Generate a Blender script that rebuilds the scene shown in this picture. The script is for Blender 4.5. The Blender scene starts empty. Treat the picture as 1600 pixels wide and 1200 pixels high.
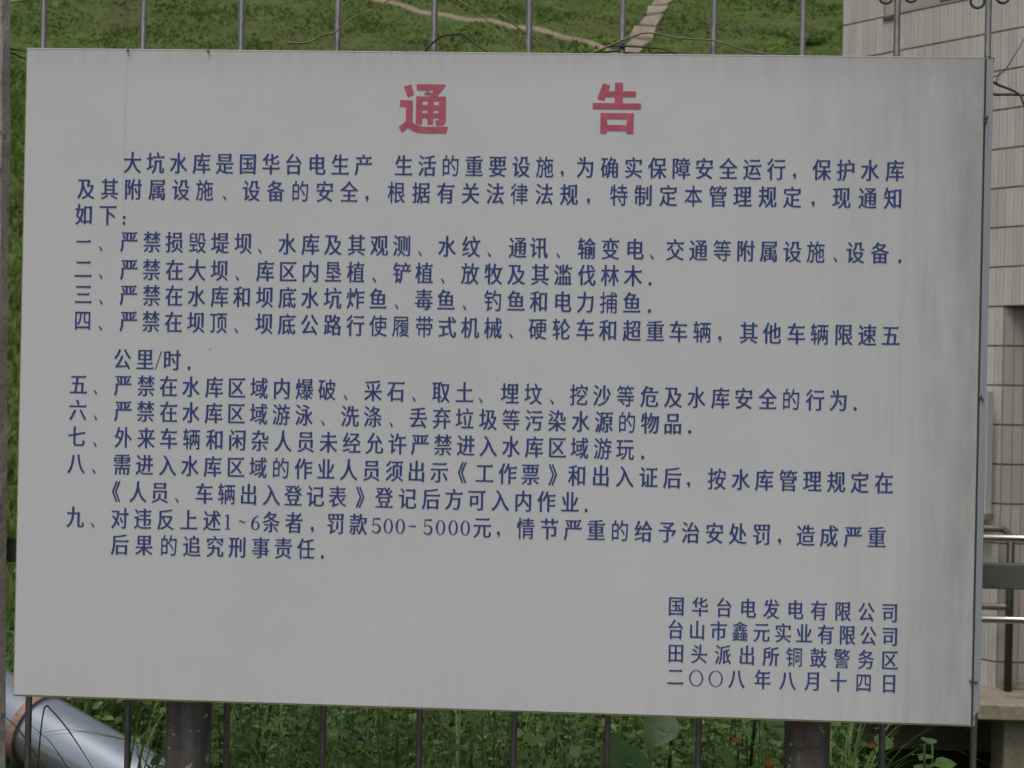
import bpy, bmesh, math, random
import numpy as np
from mathutils import Vector, Matrix
from mathutils.geometry import tessellate_polygon

scene = bpy.context.scene
COL = scene.collection
random.seed(7)
RNG = np.random.default_rng(7)
rad = math.radians

# ------------------------------------------------------------------ camera
cd = bpy.data.cameras.new('camera')
cam = bpy.data.objects.new('camera', cd)
COL.objects.link(cam)
cd.sensor_width = 36.0
cd.lens = 36.0 * 2600.0 / 1600.0
cd.clip_start = 0.05
cd.clip_end = 1500.0
cx_ = Vector((0.99822, 0.05590, 0.02091))
fw_ = Vector((-0.05591, 0.99844, -0.00022))
up_ = cx_.cross(fw_).normalized()
fw_ = up_.cross(cx_).normalized()
mt = Matrix((cx_, up_, -fw_)).transposed().to_4x4()
mt.translation = Vector((0.18204, -2.74324, 1.59845))
cam.matrix_world = mt
cd.dof.use_dof = True
cd.dof.focus_distance = 2.8
cd.dof.aperture_fstop = 15.0
scene.camera = cam

# ------------------------------------------------------------------ world, sun, exposure
SUN_EL, SUN_AZ = 66.0, 200.0          # elevation, compass direction the light comes from
w = bpy.data.worlds.new('World')
scene.world = w
w.use_nodes = True
wn = w.node_tree
wn.nodes.clear()
wo = wn.nodes.new('ShaderNodeOutputWorld')
wb = wn.nodes.new('ShaderNodeBackground')
sky = wn.nodes.new('ShaderNodeTexSky')
sky.sky_type = 'NISHITA'
sky.sun_disc = False
sky.sun_elevation = rad(SUN_EL)
sky.sun_rotation = rad(SUN_AZ)
sky.air_density = 1.0
sky.dust_density = 6.0
hs = wn.nodes.new('ShaderNodeHueSaturation')
hs.inputs['Saturation'].default_value = 0.42
wn.links.new(sky.outputs[0], hs.inputs['Color'])
wn.links.new(hs.outputs[0], wb.inputs['Color'])
wb.inputs['Strength'].default_value = 0.06
wn.links.new(wb.outputs[0], wo.inputs['Surface'])
sd = bpy.data.lights.new('sun', 'SUN')
sd.energy = 1.0
sd.angle = rad(25)
sd.color = (1.0, 0.97, 0.93)
sun = bpy.data.objects.new('sun', sd)
COL.objects.link(sun)
sv = Vector((math.sin(rad(SUN_AZ)) * math.cos(rad(SUN_EL)), math.cos(rad(SUN_AZ)) * math.cos(rad(SUN_EL)), math.sin(rad(SUN_EL))))
sun.rotation_euler = sv.to_track_quat('Z', 'Y').to_euler()
sun.location = (0, -4, 12)
scene.view_settings.view_transform = 'Standard'
scene.view_settings.look = 'None'
scene.view_settings.gamma = 1.0
scene.view_settings.exposure = 0.27
scene.view_settings.use_curve_mapping = False


# ------------------------------------------------------------------ helpers
def nlink(o):
    COL.objects.link(o)
    return o


def tag(o, label=None, cat=None, group=None, kind=None):
    if label: o['label'] = label
    if cat: o['category'] = cat
    if group: o['group'] = group
    if kind: o['kind'] = kind
    return o


def empty(name, loc=(0, 0, 0), label=None, cat=None, group=None):
    o = bpy.data.objects.new(name, None)
    o.empty_display_size = 0.1
    o.location = loc
    nlink(o)
    return tag(o, label, cat, group)


def obj(name, me, mat=None, parent=None, loc=None):
    o = bpy.data.objects.new(name, me)
    if mat is not None and len(me.materials) == 0:
        me.materials.append(mat)
    if parent is not None:
        o.parent = parent
        if loc is None:
            p = Vector((0, 0, 0))
            q = parent
            while q is not None:
                p += q.location
                q = q.parent
            o.location = -p          # meshes are written in world coordinates
    if loc is not None:
        o.location = loc
    return nlink(o)


def mesh_from(name, V, F, smooth=False):
    me = bpy.data.meshes.new(name)
    me.from_pydata([tuple(v) for v in V], [], [tuple(f) for f in F])
    if smooth:
        me.polygons.foreach_set('use_smooth', [True] * len(me.polygons))
    me.update()
    return me


class MB:
    """collects shapes into one mesh"""
    def __init__(s):
        s.V = []; s.F = []
    def add(s, V, F):
        n = len(s.V)
        s.V += [tuple(v) for v in V]
        s.F += [tuple(i + n for i in f) for f in F]
        return s
    def box(s, a, b, M=None):
        x0, y0, z0 = a; x1, y1, z1 = b
        V = [Vector(v) for v in ((x0, y0, z0), (x1, y0, z0), (x1, y1, z0), (x0, y1, z0), (x0, y0, z1), (x1, y0, z1), (x1, y1, z1), (x0, y1, z1))]
        if M is not None: V = [M @ v for v in V]
        return s.add(V, [(0, 3, 2, 1), (4, 5, 6, 7), (0, 1, 5, 4), (1, 2, 6, 5), (2, 3, 7, 6), (3, 0, 4, 7)])
    def tube(s, P, r, n=8, cap=True):
        P = [Vector(p) for p in P]
        R = r if isinstance(r, (list, tuple)) else [r] * len(P)
        V = []
        t0 = (P[1] - P[0]).normalized()
        a = Vector((0, 1, 0)) if abs(t0.y) < 0.9 else Vector((1, 0, 0))
        a = (a - t0 * a.dot(t0)).normalized()
        for i, p in enumerate(P):
            t = (P[min(i + 1, len(P) - 1)] - P[max(i - 1, 0)]).normalized()
            a = (a - t * a.dot(t)).normalized()
            b = t.cross(a)
            for k in range(n):
                q = 2 * math.pi * k / n
                V.append(p + (a * math.cos(q) + b * math.sin(q)) * R[i])
        F = []
        for i in range(len(P) - 1):
            for k in range(n):
                F.append((i * n + k, i * n + (k + 1) % n, (i + 1) * n + (k + 1) % n, (i + 1) * n + k))
        if cap:
            F.append(tuple(range(n))[::-1])
            F.append(tuple((len(P) - 1) * n + k for k in range(n)))
        return s.add(V, F)
    def build(s, name, mat, parent=None, smooth=False, bevel=0):
        me = mesh_from(name, s.V, s.F, smooth)
        if bevel:
            bm = bmesh.new(); bm.from_mesh(me)
            bmesh.ops.bevel(bm, geom=bm.edges[:], offset=bevel, segments=1, affect='EDGES')
            bm.to_mesh(me); bm.free()
        me.validate()
        return obj(name, me, mat, parent)


def smooth_path(P, k=4):
    """Catmull-Rom through the points"""
    P = [Vector(p) for p in P]
    Q = [P[0] * 2 - P[1]] + P + [P[-1] * 2 - P[-2]]
    out = []
    for i in range(1, len(Q) - 2):
        a, b, c, d = Q[i - 1], Q[i], Q[i + 1], Q[i + 2]
        for j in range(k):
            t = j / k
            out.append(0.5 * ((2 * b) + (c - a) * t + (2 * a - 5 * b + 4 * c - d) * t * t + (3 * b - a - 3 * c + d) * t ** 3))
    out.append(P[-1])
    return out


class NT:
    def __init__(s, name):
        s.m = bpy.data.materials.new(name)
        s.m.use_nodes = True
        s.t = s.m.node_tree
        s.p = s.t.nodes['Principled BSDF']
        s.out = s.t.nodes['Material Output']
        s.co = s.n('ShaderNodeTexCoord').outputs['Object']
    def n(s, kind, **kw):
        nd = s.t.nodes.new(kind)
        for k, v in kw.items(): setattr(nd, k, v)
        return nd
    def l(s, a, b): s.t.links.new(a, b)
    def val(s, sock, v):
        if isinstance(v, bpy.types.NodeSocket): s.l(v, sock)
        else: sock.default_value = v
    def mapping(s, scale=(1, 1, 1), loc=(0, 0, 0), rot=(0, 0, 0), src=None):
        m = s.n('ShaderNodeMapping')
        s.l(src or s.co, m.inputs['Vector'])
        m.inputs['Scale'].default_value = scale
        m.inputs['Location'].default_value = loc
        m.inputs['Rotation'].default_value = rot
        return m.outputs[0]
    def noise(s, scale=5, detail=4, rough=0.6, vec=None, dist=0):
        nd = s.n('ShaderNodeTexNoise')
        s.l(vec or s.co, nd.inputs['Vector'])
        nd.inputs['Scale'].default_value = scale
        nd.inputs['Detail'].default_value = detail
        nd.inputs['Roughness'].default_value = rough
        nd.inputs['Distortion'].default_value = dist
        return nd.outputs['Fac']
    def ramp(s, fac, stops):
        nd = s.n('ShaderNodeValToRGB')
        s.l(fac, nd.inputs[0])
        e = nd.color_ramp.elements
        while len(e) < len(stops): e.new(0.5)
        for el, (p, c) in zip(e, stops):
            el.position = p
            el.color = (c, c, c, 1) if isinstance(c, (int, float)) else (*c, 1)
        return nd.outputs[0]
    def mix(s, fac, a, b, mode='MIX'):
        nd = s.n('ShaderNodeMix', data_type='RGBA', blend_type=mode)
        s.val(nd.inputs[0], fac)
        for sock, v in ((nd.inputs[6], a), (nd.inputs[7], b)):
            if isinstance(v, tuple): v = (*v[:3], 1)
            elif isinstance(v, (int, float)): v = (v, v, v, 1)
            s.val(sock, v)
        return nd.outputs[2]
    def math(s, op, a, b=0.0, clamp=False):
        nd = s.n('ShaderNodeMath', operation=op, use_clamp=clamp)
        s.val(nd.inputs[0], a); s.val(nd.inputs[1], b)
        return nd.outputs[0]
    def sep(s, src=None):
        nd = s.n('ShaderNodeSeparateXYZ'); s.l(src or s.co, nd.inputs[0]); return nd.outputs
    def bump(s, h, dist=0.002, strength=0.6):
        b = s.n('ShaderNodeBump')
        b.inputs['Strength'].default_value = strength
        b.inputs['Distance'].default_value = dist
        s.l(h, b.inputs['Height']); s.l(b.outputs[0], s.p.inputs['Normal'])
    def done(s, col=None, rough=0.6, metal=0.0, spec=0.5):
        if col is not None:
            if isinstance(col, tuple): col = (*col[:3], 1)
            s.val(s.p.inputs['Base Color'], col)
        s.val(s.p.inputs['Roughness'], rough)
        s.p.inputs['Metallic'].default_value = metal
        s.p.inputs['Specular IOR Level'].default_value = spec
        return s.m


# ------------------------------------------------------------------ materials
def m_board():
    t = NT('white_sheet_paint')
    x, y, z = t.sep()
    base = (0.640, 0.662, 0.674)
    # long vertical streaks of grime, strongest down the right hand side
    st = t.noise(9, 5, 0.65, t.mapping((3.2, 1, 0.22)))
    st2 = t.noise(26, 3, 0.6, t.mapping((3.0, 1, 0.10)))
    big = t.noise(2.3, 4, 0.6, t.mapping((1.6, 1, 0.7), (3, 0, 1)))
    side = t.math('MULTIPLY', t.math('SUBTRACT', x, 0.46), 3.0, True)
    side = t.math('ADD', side, t.math('MULTIPLY', t.math('SUBTRACT', big, 0.5), 1.3), True)
    side = t.math('MULTIPLY', side, t.math('MULTIPLY', t.math('SUBTRACT', x, 0.38), 6.0, True), True)
    s1 = t.ramp(st, [(0.30, 0.1), (0.62, 1.0)])
    s2 = t.ramp(st2, [(0.35, 0.45), (0.7, 1.0)])
    dirt = t.math('MULTIPLY', t.math('MULTIPLY', side, s1), s2)
    c = t.mix(t.math('MULTIPLY', dirt, 0.50), base, (0.30, 0.295, 0.28))
    # patchy dark growth in the last hand's width and the top corner
    band = t.math('MULTIPLY', t.math('SUBTRACT', x, 0.655), 9.0, True)
    cor = t.math('MULTIPLY', t.math('MULTIPLY', t.math('SUBTRACT', x, 0.30), 2.2, True), t.math('MULTIPLY', t.math('SUBTRACT', z, 1.90), 4.0, True))
    band = t.math('MAXIMUM', band, cor)
    pat = t.ramp(t.noise(6.0, 7, 0.72, t.mapping((1.8, 1, 0.55), (1, 0, 4))), [(0.34, 0.15), (0.60, 1)])
    c = t.mix(t.math('MULTIPLY', t.math('MULTIPLY', band, pat), 0.62), c, (0.27, 0.265, 0.25))
    # faint dull film everywhere
    c = t.mix(t.math('MULTIPLY', t.ramp(t.noise(3.5, 6, 0.62), [(0.35, 0), (0.7, 1)]), 0.22), c, (0.50, 0.50, 0.50))
    # grime along the top lip
    top = t.math('MULTIPLY', t.math('SUBTRACT', z, 2.085), 17.0, True)
    c = t.mix(t.math('MULTIPLY', t.math('MULTIPLY', top, s2), 0.42), c, (0.40, 0.385, 0.38))
    # drips above the bottom lip
    bt = t.math('MULTIPLY', t.math('SUBTRACT', 1.17, z), 8.0, True)
    c = t.mix(t.math('MULTIPLY', t.math('MULTIPLY', bt, t.ramp(st2, [(0.45, 0), (0.62, 1)])), 0.14), c, (0.46, 0.45, 0.44))
    # one run of water near the left
    ln = t.math('SUBTRACT', 1.0, t.math('MULTIPLY', t.math('ABSOLUTE', t.math('SUBTRACT', x, t.math('ADD', -0.632, t.math('MULTIPLY', t.noise(5), 0.008)))), 240.0), True)
    ln = t.math('MULTIPLY', ln, t.math('MULTIPLY', t.math('SUBTRACT', z, 1.70), 3.5, True))
    c = t.mix(t.math('MULTIPLY', ln, 0.22), c, (0.36, 0.35, 0.34))
    # fly specks
    v = t.n('ShaderNodeTexVoronoi'); t.l(t.mapping((9, 1, 9)), v.inputs['Vector']); v.inputs['Scale'].default_value = 1.0
    rsel = t.ramp(v.outputs['Color'], [(0.60, 0), (0.64, 1)])
    sp = t.math('MULTIPLY', t.ramp(v.outputs['Distance'], [(0.012, 1), (0.028, 0)]), rsel)
    c = t.mix(t.math('MULTIPLY', sp, 0.6), c, (0.20, 0.19, 0.18))
    t.bump(t.noise(4.5, 3), 0.004, 0.35)
    return t.done(c, 0.42, 0, 0.4)


def m_simple(name, col, rough=0.6, metal=0.0, var=0.25, scale=20, bump=0.0, spec=0.5, stretch=(1, 1, 1)):
    t = NT(name)
    n = t.noise(scale, 5, 0.65, t.mapping(stretch))
    dark = tuple(c * (1 - var) for c in col); light = tuple(min(1, c * (1 + var)) for c in col)
    c = t.ramp(n, [(0.3, dark), (0.7, light)])
    if bump: t.bump(n, bump, 0.6)
    return t.done(c, rough, metal, spec)


def m_ink(name, col):
    t = NT(name)
    n = t.noise(60, 4, 0.6)
    c = t.ramp(n, [(0.3, tuple(k * 0.85 for k in col)), (0.75, tuple(k * 1.25 for k in col))])
    return t.done(c, 0.55, 0, 0.3)


def m_post():
    t = NT('weathered_post_paint')
    v = t.noise(30, 5, 0.7, t.mapping((1, 1, 0.16)))
    c = t.ramp(v, [(0.30, (0.045, 0.042, 0.040)), (0.50, (0.095, 0.090, 0.086)), (0.72, (0.16, 0.155, 0.15))])
    r = t.ramp(t.noise(9, 6, 0.7, t.mapping((2.0, 2.0, 0.6), (4, 1, 0))), [(0.50, 0), (0.62, 1)])
    c = t.mix(t.math('MULTIPLY', r, 0.75), c, (0.090, 0.042, 0.032))
    ch = t.ramp(t.noise(48, 3, 0.6, t.mapping((1, 1, 0.8), (9, 2, 5))), [(0.655, 0), (0.67, 1)])
    c = t.mix(t.math('MULTIPLY', ch, 0.9), c, (0.34, 0.32, 0.25))
    cr = t.ramp(t.noise(14, 2, 0.5, t.mapping((0.8, 0.8, 9))), [(0.30, 1), (0.34, 0)])
    c = t.mix(t.math('MULTIPLY', cr, 0.5), c, (0.02, 0.02, 0.02))
    t.bump(v, 0.0015, 0.7)
    return t.done(c, 0.65, 0, 0.4)


def m_barpaint():
    t = NT('grey_bar_metal')
    n = t.noise(160, 4, 0.7, t.mapping((1, 1, 0.25)))
    c = t.ramp(n, [(0.3, (0.09, 0.088, 0.090)), (0.7, (0.20, 0.197, 0.20))])
    r = t.ramp(t.noise(26, 6, 0.7, t.mapping((1, 1, 0.5))), [(0.60, 0), (0.70, 1)])
    c = t.mix(t.math('MULTIPLY', r, 0.55), c, (0.09, 0.065, 0.05))
    t.bump(n, 0.0006, 0.6)
    return t.done(c, 0.5, 0.35, 0.5)


def m_concrete(name, base=(0.33, 0.31, 0.285), scale=14, dark=0.5):
    t = NT(name)
    n = t.noise(scale, 7, 0.7)
    c = t.ramp(n, [(0.28, tuple(k * dark for k in base)), (0.52, base), (0.75, tuple(k * 1.2 for k in base))])
    g = t.ramp(t.noise(scale * 14, 3, 0.6), [(0.30, 0.65), (0.6, 1.0)])
    c = t.mix(1.0, c, g, 'MULTIPLY')
    v = t.ramp(t.noise(scale * 4, 2, 0.5, t.mapping((1, 1, 1), (3, 3, 3))), [(0.66, 0), (0.72, 1)])
    c = t.mix(t.math('MULTIPLY', v, 0.6), c, (0.10, 0.085, 0.07))
    t.bump(t.noise(min(scale * 10, 60), 4, 0.7), 0.0012, 0.5)
    return t.done(c, 0.85, 0, 0.3)


def m_tile(name, base):
    """glazed strip tile; each piece a slightly different shade, a film of grime"""
    t = NT(name)
    oi = t.n('ShaderNodeObjectInfo')
    gm = t.n('ShaderNodeNewGeometry')
    wc = gm.outputs['Position']
    f = t.math('ADD', t.math('MULTIPLY', oi.outputs['Random'], 0.18), 0.91)
    hs_ = t.n('ShaderNodeHueSaturation'); hs_.inputs['Color'].default_value = (*base, 1); t.l(f, hs_.inputs['Value'])
    c = hs_.outputs[0]
    g = t.ramp(t.noise(1.6, 6, 0.7, t.mapping((1.3, 1.3, 0.5), src=wc)), [(0.3, 0), (0.75, 1)])
    c = t.mix(t.math('MULTIPLY', g, 0.35), c, tuple(k * 0.66 for k in base))
    s = t.ramp(t.noise(30, 4, 0.7, t.mapping((1, 1, 0.12), src=wc)), [(0.45, 0), (0.75, 1)])
    c = t.mix(t.math('MULTIPLY', s, 0.25), c, (0.24, 0.22, 0.18))
    return t.done(c, 0.45, 0, 0.4)


def m_leaf(name, stops, trans=0.25, rough=0.5):
    t = NT(name)
    gm = t.n('ShaderNodeNewGeometry')
    c = t.ramp(gm.outputs['Random Per Island'], stops)
    n = t.noise(35, 3, 0.6)
    c = t.mix(1.0, c, t.ramp(n, [(0.3, 0.75), (0.7, 1.15)]), 'MULTIPLY')
    t.done(c, rough, 0, 0.35)
    tr = t.n('ShaderNodeBsdfTranslucent')
    t.l(c, tr.inputs['Color'])
    mx = t.n('ShaderNodeMixShader'); mx.inputs[0].default_value = trans
    t.l(t.p.outputs[0], mx.inputs[1]); t.l(tr.outputs[0], mx.inputs[2])
    t.l(mx.outputs[0], t.out.inputs['Surface'])
    return t.m


def m_hill():
    t = NT('rough_grass')
    n1 = t.noise(0.42, 6, 0.62, t.mapping((0.6, 1.0, 1)))
    n2 = t.noise(2.2, 7, 0.72, t.mapping((0.55, 1.2, 1), (5, 5, 5)))
    n3 = t.noise(0.9, 5, 0.6, t.mapping((0.5, 1.1, 1), (15, 2, 5)))
    c = t.ramp(n2, [(0.30, (0.040, 0.055, 0.018)), (0.46, (0.070, 0.105, 0.028)), (0.60, (0.100, 0.155, 0.036)), (0.75, (0.135, 0.215, 0.045))])
    c = t.mix(t.math('MULTIPLY', t.ramp(n1, [(0.46, 0), (0.62, 1)]), 0.55), c, (0.100, 0.092, 0.048))
    c = t.mix(t.math('MULTIPLY', t.ramp(n3, [(0.58, 0), (0.70, 1)]), 0.6), c, (0.125, 0.215, 0.038))
    t.bump(n2, 0.08, 0.6)
    return t.done(c, 0.9, 0, 0.15)


def m_soil():
    t = NT('dark_soil')
    n = t.noise(12, 7, 0.7)
    c = t.ramp(n, [(0.3, (0.018, 0.014, 0.010)), (0.6, (0.05, 0.040, 0.028)), (0.8, (0.10, 0.085, 0.06))])
    y = t.sep()[1]
    far = t.math('MULTIPLY', t.math('SUBTRACT', y, 3.6), 0.5, True)
    g = t.ramp(t.noise(1.3, 6, 0.7), [(0.3, (0.035, 0.05, 0.014)), (0.7, (0.085, 0.13, 0.028))])
    c = t.mix(far, c, g)
    t.bump(n, 0.03, 0.9)
    return t.done(c, 0.95, 0, 0.1)


M = dict(
    board=m_board(),
    lip=m_simple('yellowed_edge_film', (0.36, 0.34, 0.16), 0.6, 0, 0.25, 30),
    alu=m_simple('dull_aluminium_strip', (0.40, 0.43, 0.46), 0.42, 0.35, 0.12, 40, 0.0004, stretch=(1, 1, 0.1)),
    gap=m_simple('dark_gap_line', (0.05, 0.055, 0.06), 0.8),
    screw=m_simple('rusty_screw', (0.13, 0.12, 0.12), 0.5, 0.5, 0.3, 300),
    blue=m_ink('blue_lettering_film', (0.038, 0.066, 0.225)),
    red=m_ink('red_lettering_film', (0.50, 0.115, 0.165)),
    post=m_post(), bar=m_barpaint(),
    rail=m_simple('grey_green_rail_paint', (0.12, 0.125, 0.115), 0.55, 0.2, 0.25, 60, 0.0005, stretch=(0.2, 1, 1)),
    curl=m_simple('dark_scroll_paint', (0.07, 0.07, 0.075), 0.5, 0.3, 0.35, 120, 0.0005),
    pillar=m_concrete('grainy_concrete', (0.50, 0.465, 0.43), 10, 0.65),
    slab=m_concrete('stained_slab_concrete', (0.38, 0.335, 0.26), 5, 0.6),
    under=m_concrete('dirty_foundation_concrete', (0.40, 0.34, 0.28), 4, 0.6),
    tile=m_tile('ribbed_cream_tile', (0.68, 0.665, 0.615)),
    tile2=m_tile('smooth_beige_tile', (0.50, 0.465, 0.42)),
    mortar=m_simple('olive_mortar', (0.25, 0.23, 0.15), 0.9, 0, 0.25, 25),
    plaster=m_simple('beige_plaster', (0.40, 0.38, 0.33), 0.8, 0, 0.12, 6),
    brown=m_simple('brown_window_metal', (0.15, 0.13, 0.085), 0.5, 0.2),
    glass=m_simple('dark_window_glass', (0.05, 0.055, 0.055), 0.08, 0.0, 0.1),
    steel=m_simple('stainless_steel_tube', (0.55, 0.54, 0.50), 0.22, 0.95, 0.06, 10, stretch=(0.2, 1, 1)),
    reflsteel=m_simple('steel_tube_painted_reflection', (0.22, 0.18, 0.13), 0.4, 0.4, 0.2, 30),  # brown reflection in the rear steel rail, put into its base colour
    darkpost=m_simple('dark_green_post', (0.040, 0.046, 0.032), 0.45, 0.1, 0.25, 40),  # dark green tone of the stainless rear railing post
    white=m_simple('white_plastic', (0.62, 0.63, 0.63), 0.45, 0, 0.05),
    pipe=m_simple('galvanised_pipe', (0.56, 0.62, 0.70), 0.22, 0.80, 0.10, 5, 0.0002, stretch=(1, 1, 1)),
    ring=m_simple('pinkish_rusty_flange', (0.33, 0.22, 0.18), 0.55, 0.1, 0.2, 60, 0.0006),
    hill=m_hill(), soil=m_soil(),
    path=m_concrete('pale_worn_path', (0.34, 0.27, 0.20), 0.9, 0.75),
    step=m_concrete('pale_stone_slab', (0.36, 0.31, 0.24), 1.6, 0.7),
    road=m_simple('light_bounce_concrete_road', (0.30, 0.29, 0.27), 0.9, 0, 0.2, 8, 0.002),
    twig_pale=m_simple('pale_dry_bark', (0.24, 0.21, 0.14), 0.8, 0, 0.35, 60),
    twig_dark=m_simple('dark_reddish_bark', (0.085, 0.060, 0.055), 0.75, 0, 0.35, 60),
    orange=m_leaf('orange_petals', [(0.2, (0.72, 0.22, 0.02)), (0.8, (0.85, 0.36, 0.03))], 0.15),
    yellow=m_leaf('yellow_petals', [(0.2, (0.50, 0.42, 0.03)), (0.8, (0.62, 0.45, 0.05))], 0.15),
    leaf=m_leaf('weed_leaves', [(0.0, (0.070, 0.135, 0.042)), (0.35, (0.125, 0.220, 0.065)), (0.7, (0.180, 0.300, 0.090)), (0.90, (0.26, 0.40, 0.15)), (0.96, (0.30, 0.44, 0.20)), (1.0, (0.30, 0.25, 0.13))], 0.4, 0.42),
    leaf2=m_leaf('fresh_leaves', [(0.0, (0.120, 0.235, 0.065)), (1.0, (0.230, 0.390, 0.120))], 0.4),
    bigleaf=m_leaf('large_dark_leaf', [(0.0, (0.065, 0.155, 0.050)), (1.0, (0.100, 0.210, 0.070))], 0.15, 0.4),
    blade=m_leaf('grass_blades', [(0.0, (0.095, 0.180, 0.045)), (0.6, (0.170, 0.300, 0.075)), (0.92, (0.25, 0.39, 0.12)), (1.0, (0.34, 0.30, 0.17))], 0.4),
    tuft=m_leaf('slope_grass', [(0.0, (0.11, 0.150, 0.045)), (0.35, (0.150, 0.230, 0.055)), (0.7, (0.190, 0.300, 0.065)), (0.92, (0.24, 0.37, 0.09)), (1.0, (0.28, 0.24, 0.14))], 0.5, 0.8),
    stem=m_simple('green_stem', (0.07, 0.11, 0.04), 0.6),
)


# ------------------------------------------------------------------ terrain
def smooth(a, b, v):
    t = np.clip((v - a) / (b - a), 0, 1)
    return t * t * (3 - 2 * t)


def ground_z(x, y):
    x = np.asarray(x, float); y = np.asarray(y, float)
    bank = 0.34 * smooth(0.14, 0.30, y)
    fall = np.maximum(smooth(2.2, 6.5, y), smooth(0.8, 1.3, x) * smooth(1.3, 2.2, y))
    return bank * (1 - fall) - 0.72 * fall


def grid_mesh(name, xs, ys, zf):
    X, Y = np.meshgrid(xs, ys)
    Z = zf(X, Y)
    V = np.stack([X.ravel(), Y.ravel(), Z.ravel()], 1)
    nx = len(xs)
    F = []
    for j in range(len(ys) - 1):
        for i in range(nx - 1):
            a = j * nx + i
            F.append((a, a + 1, a + nx + 1, a + nx))
    return mesh_from(name, V.tolist(), F, True)


xs = np.unique(np.concatenate([np.linspace(-500, -12, 10), np.linspace(-12, 12, 97), np.linspace(12, 500, 10)]))
ys = np.unique(np.concatenate([np.linspace(-60, -1, 12), np.linspace(-1, 0.1, 5), np.linspace(0.12, 0.34, 8), np.linspace(0.36, 9, 60), np.linspace(9, 22, 14), [60, 150, 500]]))
g = obj('ground', grid_mesh('ground', xs, ys, ground_z), M['soil'])
tag(g, 'dark weedy ground behind and below the notice board', kind='structure')
mb = MB(); mb.box((-60, -9, -0.02), (60, -0.25, 0.012))  # unseen road, made pale and brought close to bounce light upward
tag(mb.build('road', M['road']), 'unseen concrete road in front of the board, made pale to bounce light up', kind='structure')


def hill_z(x, y):
    b = 0.5 * (y - 22.0)
    n = 0.14 * np.sin(x * 0.9 + 0.6 * np.sin(y * 0.7)) * np.sin(y * 0.8 + x * 0.2) + 0.06 * np.sin(x * 2.7 + y) * np.sin(y * 3.1)
    return np.where(y > 62, 20.0, b + n * smooth(20, 26, y))


hx = np.unique(np.concatenate([np.linspace(-90, -26, 12), np.linspace(-26, 18, 150), np.linspace(18, 90, 12)]))
hy = np.unique(np.concatenate([np.linspace(20.2, 40, 30), np.linspace(40, 55, 75), np.linspace(55, 62, 5), [62.5, 80, 140]]))
h = obj('hillside', grid_mesh('hillside', hx, hy, hill_z), M['hill'])
tag(h, 'green grassy embankment slope rising behind the fence', kind='structure')

PATH1 = [(-10.05, 51.31), (-7.91, 49.78), (-6.65, 48.69), (-5.24, 47.73), (-3.77, 46.73), (-2.52, 45.65), (-1.56, 45.1), (-0.85, 44.63), (-0.17, 44.1), (0.42, 43.46), (1.12, 42.79)]
PATH3 = [(-17.9, 50.8), (-18.9, 49.0), (-20.8, 47.5)]
PATH2 = [(2.20, 50.8), (2.0, 49.9), (1.87, 49.0), (1.56, 48.0), (1.40, 47.1), (1.16, 46.2), (1.00, 45.3), (0.80, 44.3), (0.62, 43.4)]


def ribbon(pts, wid, name, mat, lift, kind, label):
    P = smooth_path([(x, y, 0) for x, y in pts], 6)
    V = []; F = []
    for i, p in enumerate(P):
        t = (P[min(i + 1, len(P) - 1)] - P[max(i - 1, 0)]).normalized()
        nrm = Vector((-t.y, t.x, 0))
        ww = wid * (0.8 + 0.35 * random.random())
        for s in (-1, -0.5, 0, 0.5, 1):
            q = p + nrm * s * ww * (1 + 0.12 * random.uniform(-1, 1))
            V.append((q.x, q.y, float(hill_z(q.x, q.y)) + lift + (0.03 if abs(s) < 1 else -0.06)))
    for i in range(len(P) - 1):
        for k in range(4):
            a = i * 5 + k
            F.append((a, a + 1, a + 6, a + 5))
    o = obj(name, mesh_from(name, V, F, True), mat)
    return tag(o, label, kind=kind)


ribbon(PATH1, 0.12, 'dirt_path', M['path'], 0.05, 'structure', 'long tan path running down the grassy slope')
ribbon(PATH3, 0.40, 'dirt_path', M['path'], 0.10, 'structure', 'short tan bare patch at the upper left of the slope')
steps = empty('stone_path', (1.3, 46.7, float(hill_z(1.3, 46.7))))
tag(steps, 'pale stone slabs laid straight up the slope', kind='structure')
for i in range(len(PATH2) - 1):
    (xa, ya), (xb, yb) = PATH2[i], PATH2[i + 1]
    d = Vector((xb - xa, yb - ya, 0)); n_ = Vector((1, 0, 0))
    wv = 0.27 * random.uniform(0.85, 1.2)
    a = Vector((xa, ya, 0)) + d * 0.10; b = Vector((xb, yb, 0)) - d * 0.12
    jit = lambda: random.uniform(-0.06, 0.06)
    c4 = [a - n_ * (wv + jit()), a + n_ * (wv + jit()), b + n_ * (wv + jit()), b - n_ * (wv + jit())]
    V = []
    for c in c4: V.append((c.x, c.y, float(hill_z(c.x, c.y)) + 0.115 + jit() * 0.4))
    for c in c4: V.append((c.x, c.y, float(hill_z(c.x, c.y)) - 0.1))
    mb = MB(); mb.add(V, [(0, 1, 2, 3), (4, 7, 6, 5), (0, 4, 5, 1), (1, 5, 6, 2), (2, 6, 7, 3), (3, 7, 4, 0)])
    mb.build('slab', M['step'], steps)


def near_path(X, Y):
    k = np.zeros(len(X), bool)
    for pts, wd in ((PATH1, 0.17), (PATH3, 0.40), (PATH2, 0.20)):
        for (xa, ya), (xb, yb) in zip(pts[:-1], pts[1:]):
            d = np.array([xb - xa, yb - ya]); L = d @ d
            t = np.clip(((X - xa) * d[0] + (Y - ya) * d[1]) / L, 0, 1)
            k |= np.hypot(X - xa - t * d[0], Y - ya - t * d[1]) < wd
    return k


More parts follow.
